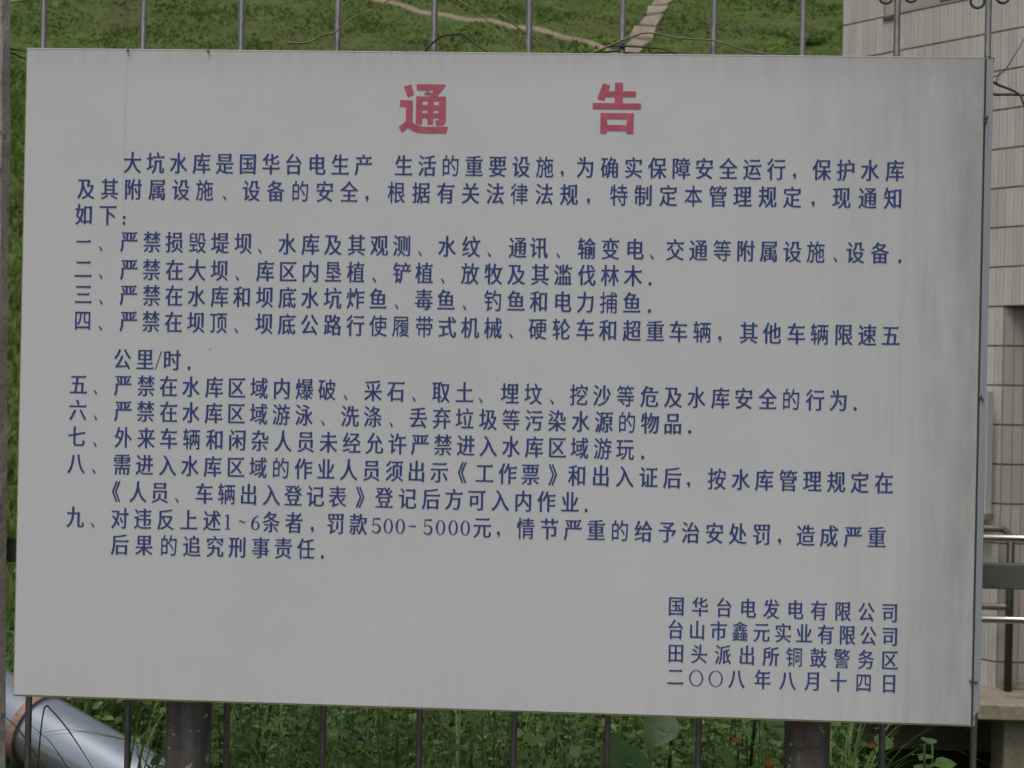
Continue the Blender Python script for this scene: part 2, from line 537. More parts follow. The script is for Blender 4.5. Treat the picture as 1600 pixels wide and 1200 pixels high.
def fast_mesh(name, V, nv_per_face):
    """V: (faces*nv, 3), every face has its own vertices"""
    me = bpy.data.meshes.new(name)
    n = len(V)
    me.vertices.add(n); me.vertices.foreach_set('co', np.asarray(V, np.float32).ravel())
    me.loops.add(n); me.loops.foreach_set('vertex_index', np.arange(n, dtype=np.int32))
    f = n // nv_per_face
    me.polygons.add(f)
    me.polygons.foreach_set('loop_start', np.arange(0, n, nv_per_face, dtype=np.int32))
    me.update(calc_edges=True)
    return me


def proto_mesh(name, P, Fp, Vall, smooth=True):
    """many copies of a small prototype: Vall (N, k, 3); Fp faces (quads) on k vertices"""
    N, k, _ = Vall.shape
    Fp = np.asarray(Fp)
    nf, nv = Fp.shape
    me = bpy.data.meshes.new(name)
    me.vertices.add(N * k); me.vertices.foreach_set('co', Vall.astype(np.float32).ravel())
    idx = (Fp[None] + (np.arange(N) * k)[:, None, None]).astype(np.int32)
    me.loops.add(N * nf * nv); me.loops.foreach_set('vertex_index', idx.ravel())
    me.polygons.add(N * nf)
    me.polygons.foreach_set('loop_start', np.arange(0, N * nf * nv, nv, dtype=np.int32))
    me.polygons.foreach_set('use_smooth', np.full(N * nf, smooth, bool))
    me.update(calc_edges=True)
    return me


# grass on the slope: small tufts of three blades
def tufts(n, x0, x1, y0, y1, hmin, hmax, wid, zf, patch=True):
    X = RNG.uniform(x0, x1, n); Y = RNG.uniform(y0, y1, n)
    if patch:
        pn = np.sin(X * 1.3 + 1.7 * np.sin(Y * .9)) + np.sin(Y * 1.9 + X * .6) + RNG.normal(0, .7, n)
        keep = (RNG.random(len(X)) < np.clip(.55 + .2 * pn, .15, 1) * smooth(x0, x0 + 7, X) * (1 - smooth(x1 - 7, x1, X)) * smooth(y0, y0 + 4, Y) * (1 - smooth(y1 - 5, y1, Y))) & ~near_path(X, Y)
        X, Y, pn = X[keep], Y[keep], pn[keep]
        hs_ = np.clip(0.75 + 0.2 * pn, 0.5, 1.3)
    else:
        hs_ = np.ones(len(X))
    n = len(X)
    Z = zf(X, Y)
    out = []
    for b in range(3):
        a = RNG.uniform(0, 2 * np.pi, n); hgt = RNG.uniform(hmin, hmax, n) * hs_
        dx, dy = np.cos(a) * wid, np.sin(a) * wid
        lx, ly = RNG.normal(0, .45, n) * hgt, RNG.normal(0, .45, n) * hgt
        p0 = np.stack([X - dx, Y - dy, Z - .03], 1); p1 = np.stack([X + dx, Y + dy, Z - .03], 1)
        p2 = np.stack([X + lx, Y + ly, Z + hgt], 1)
        out.append(np.stack([p0, p1, p2], 1))
    return np.concatenate(out).reshape(-1, 3)


T1 = np.concatenate([tufts(78000, -31, 22, 37.0, 58, .02, .09, .05, hill_z), tufts(90000, -75, 60, 20.4, 61.5, .02, .12, .09, hill_z)])
o = obj('slope_grass', fast_mesh('slope_grass', T1, 3), M['tuft'])
tag(o, 'rough green grass covering the embankment slope', 'grass', kind='stuff')
T2 = tufts(14000, -16, -4, 6, 41, .10, .45, .03, lambda X, Y: np.where(Y < 20.6, ground_z(X, Y), hill_z(X, Y)), False)
o = obj('field_grass', fast_mesh('field_grass', T2, 3), M['tuft'])
tag(o, 'green grass on the ground between fence and slope', 'grass', kind='stuff')

# small dark bush on the slope
def leaf_blob(c, r, n, s):
    V = []
    for _ in range(n):
        d = Vector((random.gauss(0, 1), random.gauss(0, 1), abs(random.gauss(0, .8)))).normalized() * r * random.uniform(.4, 1)
        p = Vector(c) + Vector((d.x * 1.4, d.y, d.z * .7))
        a = Vector((random.gauss(0, 1), random.gauss(0, 1), random.gauss(0, 1))).normalized(); b = a.cross(Vector((random.gauss(0, 1), 1, 0.3))).normalized()
        V += [p - a * s, p + b * s * .5, p + a * s, p - b * s * .5]
    return fast_mesh('bush_leaves', [tuple(v) for v in V], 4)


bx, by = 5.75, 44.35
bz = float(hill_z(bx, by))
b_ = empty('small_bush', (bx, by, bz), 'small dark bush on the green slope above the right half of the board', 'bush')
obj('foliage', leaf_blob((bx, by, bz), .36, 380, .07), M['leaf'], b_)
mb = MB(); mb.tube([(bx, by, bz - .2), (bx + .02, by, bz + .25)], .03, 6); mb.build('stem', M['twig_dark'], b_)

# ------------------------------------------------------------------ tiled building
ZC = [1.651 + 0.2411 * k for k in range(-8, 22)]      # tile course lines
BROT = math.atan2(-0.76996, 0.63809)
bld = empty('tiled_building', (2.597, 7.558, -0.19), 'cream building clad in vertically ribbed tiles with a recessed entrance, right of the board', 'building')
bld.rotation_euler = (0, 0, BROT)
BZ = -0.19


def bpart(name, mb_or_me, mat, parent=bld, loc=(0, 0, 0)):
    me = mb_or_me if isinstance(mb_or_me, bpy.types.Mesh) else mesh_from(name, mb_or_me.V, mb_or_me.F)
    return obj(name, me, mat, parent, loc=loc)


XL, WL = -1.3526, -0.994
WT = ZC[-1] + 0.6
mb = MB()
def lb(a, b):      # box given with world z
    mb.box((a[0], a[1], a[2] - BZ), (b[0], b[1], b[2] - BZ))
lb((XL, .008, -.19), (WL, 5, WT))
lb((WL + .0, .45, 4.062), (.5, 5, 5.3))
lb((WL, .0081, -.19), (0, 5, 4.060))
lb((0, .008, 2.132), (1.3, 5, 4.0601))
lb((WL, .008, 5.3), (.5, 5, WT))
lb((.5, .0082, 4.0602), (1.3, 5, WT - .001))
lb((1.3, .0083, -.19), (5, 5, WT - .002))
lb((.0, 1.0, -.19), (1.299, 4.9, 2.131))
bpart('wall', mb, M['mortar'])
# canted side of the entrance recess and of the window recess
J = Vector((.638, .770, 0))
def wedge(name, x, d, z0, z1, mat, off=.008):
    nrm = Vector((J.y, -J.x, 0))
    a = Vector((x, .0085, 0)); b = a + J * d
    c = Vector((x, b.y, 0))
    m_ = MB()
    V = [(q.x, q.y, z - BZ) for z in (z0, z1) for q in (a, b, c)]
    m_.add(V, [(0, 2, 1), (3, 4, 5), (0, 1, 4, 3), (1, 2, 5, 4), (2, 0, 3, 5)])
    return bpart(name, m_, mat)
wedge('recess_wall', 0.001, 1.285, -.189, 2.1315, M['mortar'])
wedge('window_reveal', WL + .001, .36, 4.063, 5.299, M['plaster'])

# window: reveal, brown frame, dark pane, sill
mb = MB()
q0 = Vector((WL, .0085, 0)) + J * .352
mb.box((q0.x, q0.y, 4.075 - BZ), (q0.x + .055, q0.y + .05, 5.29 - BZ))
mb.box((q0.x + .055, q0.y, 4.075 - BZ), (.5, q0.y + .05, 4.13 - BZ))
mb.box((q0.x + .055, q0.y, 5.24 - BZ), (.5, q0.y + .05, 5.29 - BZ))
mb.box((.10, q0.y + .002, 4.13 - BZ), (.14, q0.y + .048, 5.24 - BZ))
win = bpart('window', mb, M['brown'])
mb = MB(); mb.box((q0.x + .055, q0.y + .02, 4.13 - BZ), (.10, q0.y + .03, 5.24 - BZ)); mb.box((.14, q0.y + .02, 4.13 - BZ), (.5, q0.y + .03, 5.24 - BZ))
bpart('pane', mb, M['glass'], win)
mb = MB(); mb.box((WL + .002, -.004, 4.0625 - BZ), (.498, .449, 4.0745 - BZ))
bpart('sill', mb, M['plaster'], win)
mb = MB(); mb.box((WL, -.012, 4.036 - BZ), (WL + .10, .004, 4.060 - BZ))
bpart('drip_edge', mb, M['brown'])

# ribbed tile prototype: 57.5 mm wide, two ribs
TH = 0.2411 - 0.011
prof = [(0, .0085), (.001, 0), (.0262, 0), (.0274, .0032), (.0292, .0032), (.0304, 0), (.0556, 0), (.0566, .0085)]
TV = [(x, y, 0) for x, y in prof] + [(x, y, TH) for x, y in prof]
TF = [(i, i + 1, i + 9, i + 8) for i in range(7)] + [(8, 9, 10, 11), (11, 12, 13, 14), (0, 3, 2, 1), (3, 6, 5, 4), (8, 11, 14, 15), (0, 7, 6, 3)]
tile_me = mesh_from('tile', TV, TF); tile_me.materials.append(M['tile'])
TP = 1.3526 / 23
ncol = int((5.0 - XL) / TP)
stuffT = []
cnt = 0
for r in range(len(ZC) - 1):
    z0 = ZC[r] + .0055
    z0v = max(z0, -.188)
    for c in range(ncol):
        x0 = XL + .001 + c * TP
        x1 = x0 + .0565
        mid = (x0 + x1) / 2
        if WL - .05 < x0 < .5 - .0 and 4.0 < z0 < 5.29: 
            if x0 > WL - .045: continue
        if 0 - .05 < x0 < 1.3 and z0 < 2.10:
            if x1 > 0.0: continue
        vis = (z0 > 3.3 and x0 < .32 and z0 < 4.3) or (-.32 < x0 < .3)
        if vis and z0 < 4.3:
            t_ = bpart('tile', tile_me, None, loc=(x0, random.uniform(-.0006, .0006), z0 - BZ)); cnt += 1
        else:
            stuffT.append((x0, random.uniform(-.0006, .0006), z0 - BZ))
S = np.array(stuffT)[:, None, :] + np.array(TV)[None]
fld = bpart('tile_field', proto_mesh('tile_field', None, TF, S, False), M['tile'])
fld['kind'] = 'stuff'
# smooth tiles of the recess side
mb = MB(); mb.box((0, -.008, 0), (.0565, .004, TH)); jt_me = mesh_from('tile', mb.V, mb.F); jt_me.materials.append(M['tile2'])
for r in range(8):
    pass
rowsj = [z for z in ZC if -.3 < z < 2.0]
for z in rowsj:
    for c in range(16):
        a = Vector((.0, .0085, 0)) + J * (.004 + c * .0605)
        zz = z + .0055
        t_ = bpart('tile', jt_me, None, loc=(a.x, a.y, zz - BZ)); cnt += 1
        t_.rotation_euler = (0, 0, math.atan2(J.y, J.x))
# floor kerb of the recess
mb = MB(); a = Vector((.02, .0, 0)); n_ = Vector((J.y, -J.x, 0)); 
pts = [a + n_ * .012, a + J * 1.2 + n_ * .012, a + J * 1.2 + n_ * .10, a + n_ * .05 + J * .03]
mb.add([(p.x, p.y, .001) for p in pts] + [(p.x, p.y, .05) for p in pts], [(0, 1, 2, 3)[::-1], (4, 5, 6, 7)[::-1], (0, 1, 5, 4), (1, 2, 6, 5), (2, 3, 7, 6), (3, 0, 4, 7)])
bpart('threshold', mb, M['under'])

# slab, its piers and the rails on it
sl = empty('entrance_platform', (3.4, 7.4, -.72), 'raised stained concrete entrance platform below the tiled wall at the lower right', 'platform')
mb = MB(); mb.box((1.55, 6.99, -.285), (5.2, 9.6, -.192)); mb.build('slab', M['slab'], sl, bevel=.008)
mb = MB(); mb.box((2.545, 7.10, -1.2), (2.93, 7.42, -.286)); mb.build('pier', M['slab'], sl, bevel=.006)
mb = MB(); mb.box((4.4, 7.10, -1.2), (4.78, 7.42, -.286)); mb.build('pier', M['slab'], sl, bevel=.006)
mb = MB(); mb.box((1.75, 8.2, -1.2), (5.2, 8.5, -.287)); mb.build('foundation', M['under'], sl)

hr = empty('steel_handrail', (3.0, 7.05, -.192), 'shiny round steel handrail with two rails along the entrance platform edge', 'handrail')
for z in (.762, .290):
    mb = MB(); mb.tube([(1.75, 7.03, z), (3.2, 7.03, z + .004), (5.0, 7.03, z + .008)], .0215, 16); mb.build('rail', M['steel'], hr, True)
for x in (1.8, 3.15, 4.6):
    mb = MB(); mb.tube([(x, 7.03, -.19), (x, 7.03, .76)], .019, 12); mb.build('post', M['steel'], hr, True)
hr2 = empty('wall_handrail', (2.63, 7.42, -.192), 'handrail coloured with a brown reflection, and its dark green post behind the shiny steel rails', 'handrail')
for z, e in ((.785, 1), (.315, 0)):
    P = [(2.02, 7.44, z), (2.30, 7.44, z), (2.565, 7.44, z)]
    P += [(2.60, 7.44, z - .006), (2.625, 7.435, z - .03), (2.635, 7.43, z - .06)] if e else [(2.625, 7.435, z)]
    mb = MB(); mb.tube(smooth_path(P, 3), .021, 12); mb.build('rail', M['reflsteel'], hr2, True)
mb = MB(); mb.tube([(2.640, 7.43, -.19), (2.640, 7.43, .74)], .024, 12); mb.build('post', M['darkpost'], hr2, True)
mb = MB(); mb.tube([(2.04, 7.44, -.19), (2.04, 7.44, .765)], .022, 12); mb.build('post', M['darkpost'], hr2, True)

wbx = empty('meter_box', (2.506, 7.589, .87), 'white box mounted on the tiled wall just beyond the right edge of the board', 'box')
wbx.rotation_euler = (0, 0, BROT)
mb = MB(); mb.box((-.28, -.07, 0), (.072, -.012, .74)); obj('housing', mesh_from('housing', mb.V, mb.F), M['white'], wbx, loc=(0, 0, 0))
mb = MB(); mb.box((-.30, -.085, -.035), (.088, -.010, -.003)); obj('bracket', mesh_from('bracket', mb.V, mb.F), M['mortar'], wbx, loc=(0, 0, 0))

# ------------------------------------------------------------------ concrete gate pillar
n = 60
V = []; F = []
zs = np.linspace(-.1, 3.0, n)
fx = Vector((math.cos(.37), math.sin(.37))); fn = Vector((-math.sin(.37), math.cos(.37)))
for z in zs:
    cnr = Vector((-.8635 - (z - 1.6) * .0135, .12))
    j = lambda: random.uniform(-.0012, .0012)
    for s_, d_ in ((-.34, 0), (-.014, 0), (0, .012), (0, .30), (-.34, .30)):
        p = cnr + fx * (s_ + j()) + fn * (d_ + j())
        V.append((p.x, p.y, z))
for i in range(n - 1):
    for k in range(5):
        a, b = i * 5 + k, i * 5 + (k + 1) % 5
        F.append((a, b, b + 5, a + 5))
F.append((0, 1, 2, 3, 4)[::-1]); F.append(tuple((n - 1) * 5 + k for k in range(5)))
o = obj('concrete_pillar', mesh_from('concrete_pillar', V, F), M['pillar'])
tag(o, 'rough grey concrete pillar at the left edge beside the board', 'pillar')

# ------------------------------------------------------------------ metal fence
fy = .16
fence = empty('metal_fence', (0, fy, .10), 'grey metal bar fence with scroll tops standing close behind the board', 'fence')
bars = [-.828, -.648, -.471, -.300, -.130, .036, .199, .357, .510, .672, .828, .990, 1.152, 1.314, 1.476]
bars += [-1.27, -1.44]
for i, x in enumerate(bars):
    m_ = MB()
    dx = random.uniform(-.0015, .0015)
    top = 2.36
    m_.tube([(x - .002 + dx, fy, .10), (x, fy + random.uniform(-.001, .001), 1.2), (x + dx, fy, top)], .0057, 10)
    m_.build('bar', M['bar'], fence, True)
mb = MB(); mb.box((-1.6, fy + .007, 1.262), (-1.182, fy + .027, 1.306)); mb.box((-.877, fy + .007, 1.262), (1.6, fy + .027, 1.306))
mb.build('rail', M['rail'], fence, bevel=.002)
mb = MB(); mb.box((-1.6, fy - .012, 2.35), (-1.182, fy + .012, 2.385)); mb.box((-.877, fy - .012, 2.35), (1.6, fy + .012, 2.385))
mb.build('rail', M['rail'], fence, bevel=.002)
for x in bars:
    for s in (-1, 1):
        # bottom of each curl, rising slightly to the left
        zb = 2.2665 - (x - .672) * .028 + random.uniform(-.002, .002) + (.006 if s > 0 else 0)
        r = .0115 if s < 0 else .0105
        cxx = x + s * (.0075 + r + (.001 if s < 0 else .0045))
        zc = zb + r
        P = []
        a0, a1 = (-10, 215) if s < 0 else (-10, 330)
        for k in range(15):
            a = rad(a0 + (a1 - a0) * k / 14)
            P.append((cxx - s * r * math.cos(a) , fy + (.002 * k / 14), zc - r * math.sin(a)))
        P = [(x + s * .0085, fy, 2.35), (cxx - s * r, fy, zc + .03)] + P
        m_ = MB(); m_.tube(P, .0024, 7)
        m_.build('scroll', M['curl'], fence, True)
kb = MB(); kb.box((-1.6, .10, -.05), (1.9, .24, .115))
o = kb.build('fence_kerb', M['pillar'], bevel=.008)
tag(o, 'low concrete kerb carrying the metal fence', 'kerb')

# ------------------------------------------------------------------ notice board
BX0, BX1, BZ0, BZ1 = -.8, .8, 1.0562, 2.1438
sign = empty('notice_board', (0, .03, 0), 'large white notice board with red Chinese title and blue Chinese rules', 'sign')
# face sheet: gently uneven
nx, nz = 60, 40
V = []; F = []
fx1 = BX1 - .0135
for j in range(nz + 1):
    for i in range(nx + 1):
        x = BX0 + .002 + (fx1 - BX0 - .002) * i / nx; z = BZ0 + .003 + (BZ1 - BZ0 - .004) * j / nz
        V.append((x, 0.0, z))
for j in range(nz):
    for i in range(nx):
        a = j * (nx + 1) + i
        F.append((a, a + 1, a + nx + 2, a + nx + 1))
obj('face_sheet', mesh_from('face_sheet', V, F, True), M['board'], sign)
mb = MB(); mb.box((BX0, .0015, BZ0), (fx1 + .003, .028, BZ1)); mb.build('edge_trim', M['lip'], sign)
# top lip in the same sheet, a little proud
mb = MB(); mb.box((BX0 + .001, -.0004, BZ1 - .0012), (fx1, .030, BZ1 + .0012)); mb.build('top_lip', M['board'], sign, bevel=.0005)
mb = MB(); mb.box((fx1 + .0012, .0005, BZ0 + .002), (fx1 + .0035, .029, BZ1 - .001)); mb.build('joint', M['gap'], sign)  # dark line filling the gap beside the side strip
mb = MB()
mb.add([(fx1 + .0036, -.002, BZ0 + .014), (BX1 + .0005, -.001, BZ0 + .030), (BX1 + .0015, -.001, BZ1 - .006), (fx1 + .0036, -.002, BZ1 - .001),
        (fx1 + .0036, .031, BZ0 + .014), (BX1 + .0005, .031, BZ0 + .030), (BX1 + .0015, .031, BZ1 - .006), (fx1 + .0036, .031, BZ1 - .001)],
       [(0, 1, 2, 3), (4, 7, 6, 5), (0, 4, 5, 1), (1, 5, 6, 2), (2, 6, 7, 3), (3, 7, 4, 0)])
mb.build('side_strip', M['alu'], sign, bevel=.0006)
mb = MB(); mb.box((fx1 + .0036, .002, BZ0 + .002), (BX1 - .006, .029, BZ0 + .016)); mb.build('end_cap', M['lip'], sign)
mb = MB(); mb.tube([(fx1 + .004, -.0022, 2.146), (fx1 + .008, -.0022, 2.1445), (BX1 + .001, -.0022, 2.1425), (BX1 + .001, -.0022, 2.138)], .0011, 6)
mb.build('wire_hook', M['screw'], sign)
for x, z, r in ((fx1 + .004, 2.047, .0036), (fx1 + .0035, 2.040, .0026), (fx1 + .004, 1.593, .0032), (fx1 + .0075, 1.589, .0024), (fx1 - .0015, 1.1305, .0026), (fx1 + .0065, 1.129, .0030)):
    mb = MB(); mb.tube([(x, .001, z), (x, -.0035, z), (x, -.0048, z)], [r, r, r * .6], 9); mb.build('screw', M['screw'], sign)
for x in (-.628, -.492):
    mb = MB(); mb.tube([(x, -.002, 2.146), (x + .003, -.004, 2.1425), (x + .001, -.003, 2.1395)], [.0012, .0020, .0010], 6); mb.build('burr', M['screw'], sign)
for xa, xb in ((-.5552, -.4779), (.4959, .5700)):
    c = (xa + xb) / 2; r = (xb - xa) / 2
    P = []; m_ = MB()
    m_.tube([(c - .003, .068, -.02), (c - .001, .068, .7), (c, .068, 1.06), (c, .068, 1.9)], r, 28)
    m_.build('post', M['post'], sign, True)

# ---- lettering
LX, LZ = .0299, .0366       # width and height of one character cell


def loops_area(loops):
    return sum(sum(L[i][0] * L[(i + 1) % len(L)][1] - L[(i + 1) % len(L)][0] * L[i][1] for i in range(len(L))) / 2 for L in loops)


def fill(loops, scale=1.0):
    cu = bpy.data.curves.new('g', 'CURVE'); cu.dimensions = '2D'; cu.fill_mode = 'FRONT'
    for L in loops:
        sp = cu.splines.new('POLY'); sp.points.add(len(L) - 1)
        sp.points.foreach_set('co', [v for p in L for v in (p[0] * scale, p[1] * scale, 0, 1)])
        sp.use_cyclic_u = True
    ob = bpy.data.objects.new('g', cu); COL.objects.link(ob)
    dg = bpy.context.evaluated_depsgraph_get()
    me = ob.evaluated_get(dg).to_mesh()
    V = [(v.co.x / scale, v.co.y / scale) for v in me.vertices]
    F = [tuple(p.vertices) if p.normal.z > 0 else tuple(p.vertices)[::-1] for p in me.polygons]
    ar = sum(p.area for p in me.polygons) / scale ** 2
    bpy.data.objects.remove(ob); bpy.data.curves.remove(cu)
    return V, F, ar


FILLED = {}
def filled_glyph(ch):
    if ch in FILLED: return FILLED[ch]
    best = None
    for ox, oz, sf in ((.0205, -.004, True), (.0190, -.004, True), (.0165, -.004, True), (.0150, -.003, True), (.0165, -.004, False), (.0152, -.003, False), (.0135, -.002, False), (.0115, -.001, False), (.009, 0, False), (.006, .001, False), (.003, 0, False), (0, 0, False)):
        loops = font_glyph(ch, ox * EM, oz * EM, sf)
        for rot in (0, .0007, -.0013):
            L2 = [[(p[0] + rot * p[1], p[1] - rot * p[0]) for p in L] for L in loops]
            V, F, ar = fill(L2, 10.0)
            err = abs(ar - abs(loops_area(loops))) / abs(loops_area(loops))
            if best is None or err < best[0] - .0003: best = (err, V, F, (ox, sf))
            if err < .0004: break
        if best[0] < .0004: break
    if best[3][0] < .01: print('glyph', ch, best[0], best[3])
    FILLED[ch] = (best[1], best[2])
    return FILLED[ch]


def font_glyph(ch, ox, oz, serif, cache={}):
    key = (ch, ox, oz, serif)
    if key in cache: return cache[key]
    cu = bpy.data.curves.new('g', 'FONT'); cu.body = ch; cu.size = 1.0
    ob = bpy.data.objects.new('g', cu); COL.objects.link(ob)
    dg = bpy.context.evaluated_depsgraph_get()
    c2 = ob.evaluated_get(dg).to_curve(dg)
    loops = []
    for sp in c2.splines:
        bp = sp.bezier_points; n = len(bp)
        L = []
        for i in range(n):
            a, b = bp[i], bp[(i + 1) % n]
            p0, p1, p2, p3 = a.co, a.handle_right, b.handle_left, b.co
            L.append((p0.x, p0.y))
            ch_ = (p3 - p0).length
            if ch_ < 1e-6: continue
            dev = max(abs((p1 - p0).cross(p3 - p0).length), abs((p2 - p0).cross(p3 - p0).length)) / ch_
            if dev > .002:
                k = 3 if ch_ < .15 else 5
                for j in range(1, k):
                    t = j / k; s = 1 - t
                    q = p0 * s ** 3 + p1 * 3 * s * s * t + p2 * 3 * s * t * t + p3 * t ** 3
                    L.append((q.x, q.y))
        M_ = []
        for p in L:
            if not M_ or math.hypot(p[0] - M_[-1][0], p[1] - M_[-1][1]) > 1e-4: M_.append(p)
        if len(M_) > 1 and math.hypot(M_[0][0] - M_[-1][0], M_[0][1] - M_[-1][1]) < 1e-4: M_.pop()
        if len(M_) > 2: loops.append(M_)
    ob.to_curve_clear() if hasattr(ob, 'to_curve_clear') else None
    bpy.data.objects.remove(ob); bpy.data.curves.remove(cu)
    area = lambda L: sum(L[i][0] * L[(i + 1) % len(L)][1] - L[(i + 1) % len(L)][0] * L[i][1] for i in range(len(L))) / 2
    if loops:
        big = max(loops, key=lambda L: abs(area(L)))
        sgn = 1 if area(big) > 0 else -1
    out = []
    for L in loops:
        if sgn < 0: L = L[::-1]           # outer loops counter-clockwise
        n = len(L)
        N = []
        for i in range(n):
            dx = L[(i + 1) % n][0] - L[i][0]; dy = L[(i + 1) % n][1] - L[i][1]
            l = math.hypot(dx, dy); N.append((dy / l, -dx / l))
        Q = []
        for i in range(n):
            a, b = N[i - 1], N[i]
            da = ox * a[0] ** 2 + oz * a[1] ** 2; db = ox * b[0] ** 2 + oz * b[1] ** 2
            det = a[0] * b[1] - a[1] * b[0]
            if abs(det) > .25:
                x = (da * b[1] - db * a[1]) / det; y = (a[0] * db - b[0] * da) / det
            else:
                x = (a[0] * da + b[0] * db) / 2; y = (a[1] * da + b[1] * db) / 2
            Q.append((L[i][0] + x, L[i][1] + y))
        if serif:
            R_ = []
            for i in range(n):
                p0, p, p2, p3 = Q[i - 1], Q[i], Q[(i + 1) % n], Q[(i + 2) % n]
                # corner at p: arriving upward along a vertical edge, leaving left along a long top edge
                vx, vy = p[0] - p0[0], p[1] - p0[1]; hx_, hy_ = p2[0] - p[0], p2[1] - p[1]
                if vy > .03 and abs(vx) < .15 * vy and hx_ < -.12 and abs(hy_) < .05 * abs(hx_):
                    R_ += [(p[0] + .012, p[1] - .004), (p[0] - .030, p[1] + .042), (p[0] - .095, p[1])]
                # top left corner of a vertical stroke
                elif hx_ < 0 and False:
                    pass
                else:
                    R_.append(p)
            Q = R_
        out.append(Q)
    cache[key] = out
    return out


def ellipse(cx, cy, rx, ry, n=22): return [(cx + rx * math.cos(2 * math.pi * k / n), cy + ry * math.sin(2 * math.pi * k / n)) for k in range(n)]
def rect(x0, y0, x1, y1): return [(x0, y0), (x1, y0), (x1, y1), (x0, y1)]
def strokepoly(P, w):
    """a variable width stroke as one outline"""
    Lf, Rt = [], []
    for i, p in enumerate(P):
        a = P[max(i - 1, 0)]; b = P[min(i + 1, len(P) - 1)]
        dx, dy = b[0] - a[0], b[1] - a[1]; l = math.hypot(dx, dy)
        nx_, ny_ = -dy / l * w[i] / 2, dx / l * w[i] / 2
        Lf.append((p[0] + nx_, p[1] + ny_)); Rt.append((p[0] - nx_, p[1] - ny_))
    return Lf + Rt[::-1]
def arc(cx, cy, rx, ry, a0, a1, n): return [(cx + rx * math.cos(rad(a0 + (a1 - a0) * k / (n - 1))), cy + ry * math.sin(rad(a0 + (a1 - a0) * k / (n - 1)))) for k in range(n)]


# roman numerals and marks, drawn in character cells centred on 0,0 ; lists of (outer, holes...)
OWN = {
 '0': [[ellipse(0, 0, .235, .40), ellipse(0, 0, .135, .372)[::-1]]],
 '○': [[ellipse(0, -.02, .43, .40), ellipse(0, -.02, .34, .368)[::-1]]],
 '1': [[rect(-.055, -.36, .045, .40)], [rect(-.16, -.40, .15, -.365)], [[(-.056, .40), (-.15, .335), (-.15, .305), (-.056, .33)]]],
 '5': [[strokepoly([(-.17, .38), (.19, .385)], [.05, .10])], [rect(-.175, .03, -.13, .354)],
       [strokepoly(arc(-.02, -.145, .20, .235, 142, -150, 18), [.03, .04, .04, .04, .05, .07, .085, .095, .10, .10, .10, .095, .085, .07, .05, .04, .06, .08])]],
 '6': [[ellipse(.01, -.15, .215, .245), ellipse(.015, -.15, .115, .215)[::-1]], [strokepoly([(.16, .385), (.06, .34), (-.06, .22), (-.13, .08), (-.160, -.08)], [.03, .05, .08, .095, .09])]],
 '．': [[ellipse(0, 0, .085, .085, 14)]],
 '-': [[rect(-.20, -.035, .20, .015)]],
 '~': [[strokepoly([(-.2, -.03), (-.13, .035), (-.05, .03), (.05, -.03), (.13, -.04), (.2, .03)], [.02, .045, .055, .055, .045, .02])]],
 '/': [[strokepoly([(-.17, -.43), (.17, .42)], [.045, .045])]],
 '、': [[strokepoly([(-.10, .09), (.0, .0), (.07, -.11)], [.02, .075, .10])]],
 '，': [[ellipse(0, .04, .085, .085, 14)], [strokepoly([(.055, .02), (.05, -.07), (-.05, -.15)], [.06, .05, .015])]],
 '：': [[ellipse(0, -.14, .075, .075, 14)], [ellipse(0, -.40 + .0, .075, .075, 14)]],
 '一': [[[(-.42, -.045), (.40, -.045), (.43, -.02), (.34, .075), (.24, .02), (-.42, .02)]]],
}
for _k in '0156':
    OWN[_k] = [[[(p * 1.12, q * .84 - .03) for p, q in L] for L in piece] for piece in OWN[_k]]
LOW = {'．': -.33, '、': -.30, '，': -.27, '：': .06}


def add_loops(mb_, loops, cx, cz, sx, sz, y):
    V, F, ar = fill(loops, 10.0)
    mb_.add([(p * sx + cx, y, q * sz + cz) for p, q in V], F)


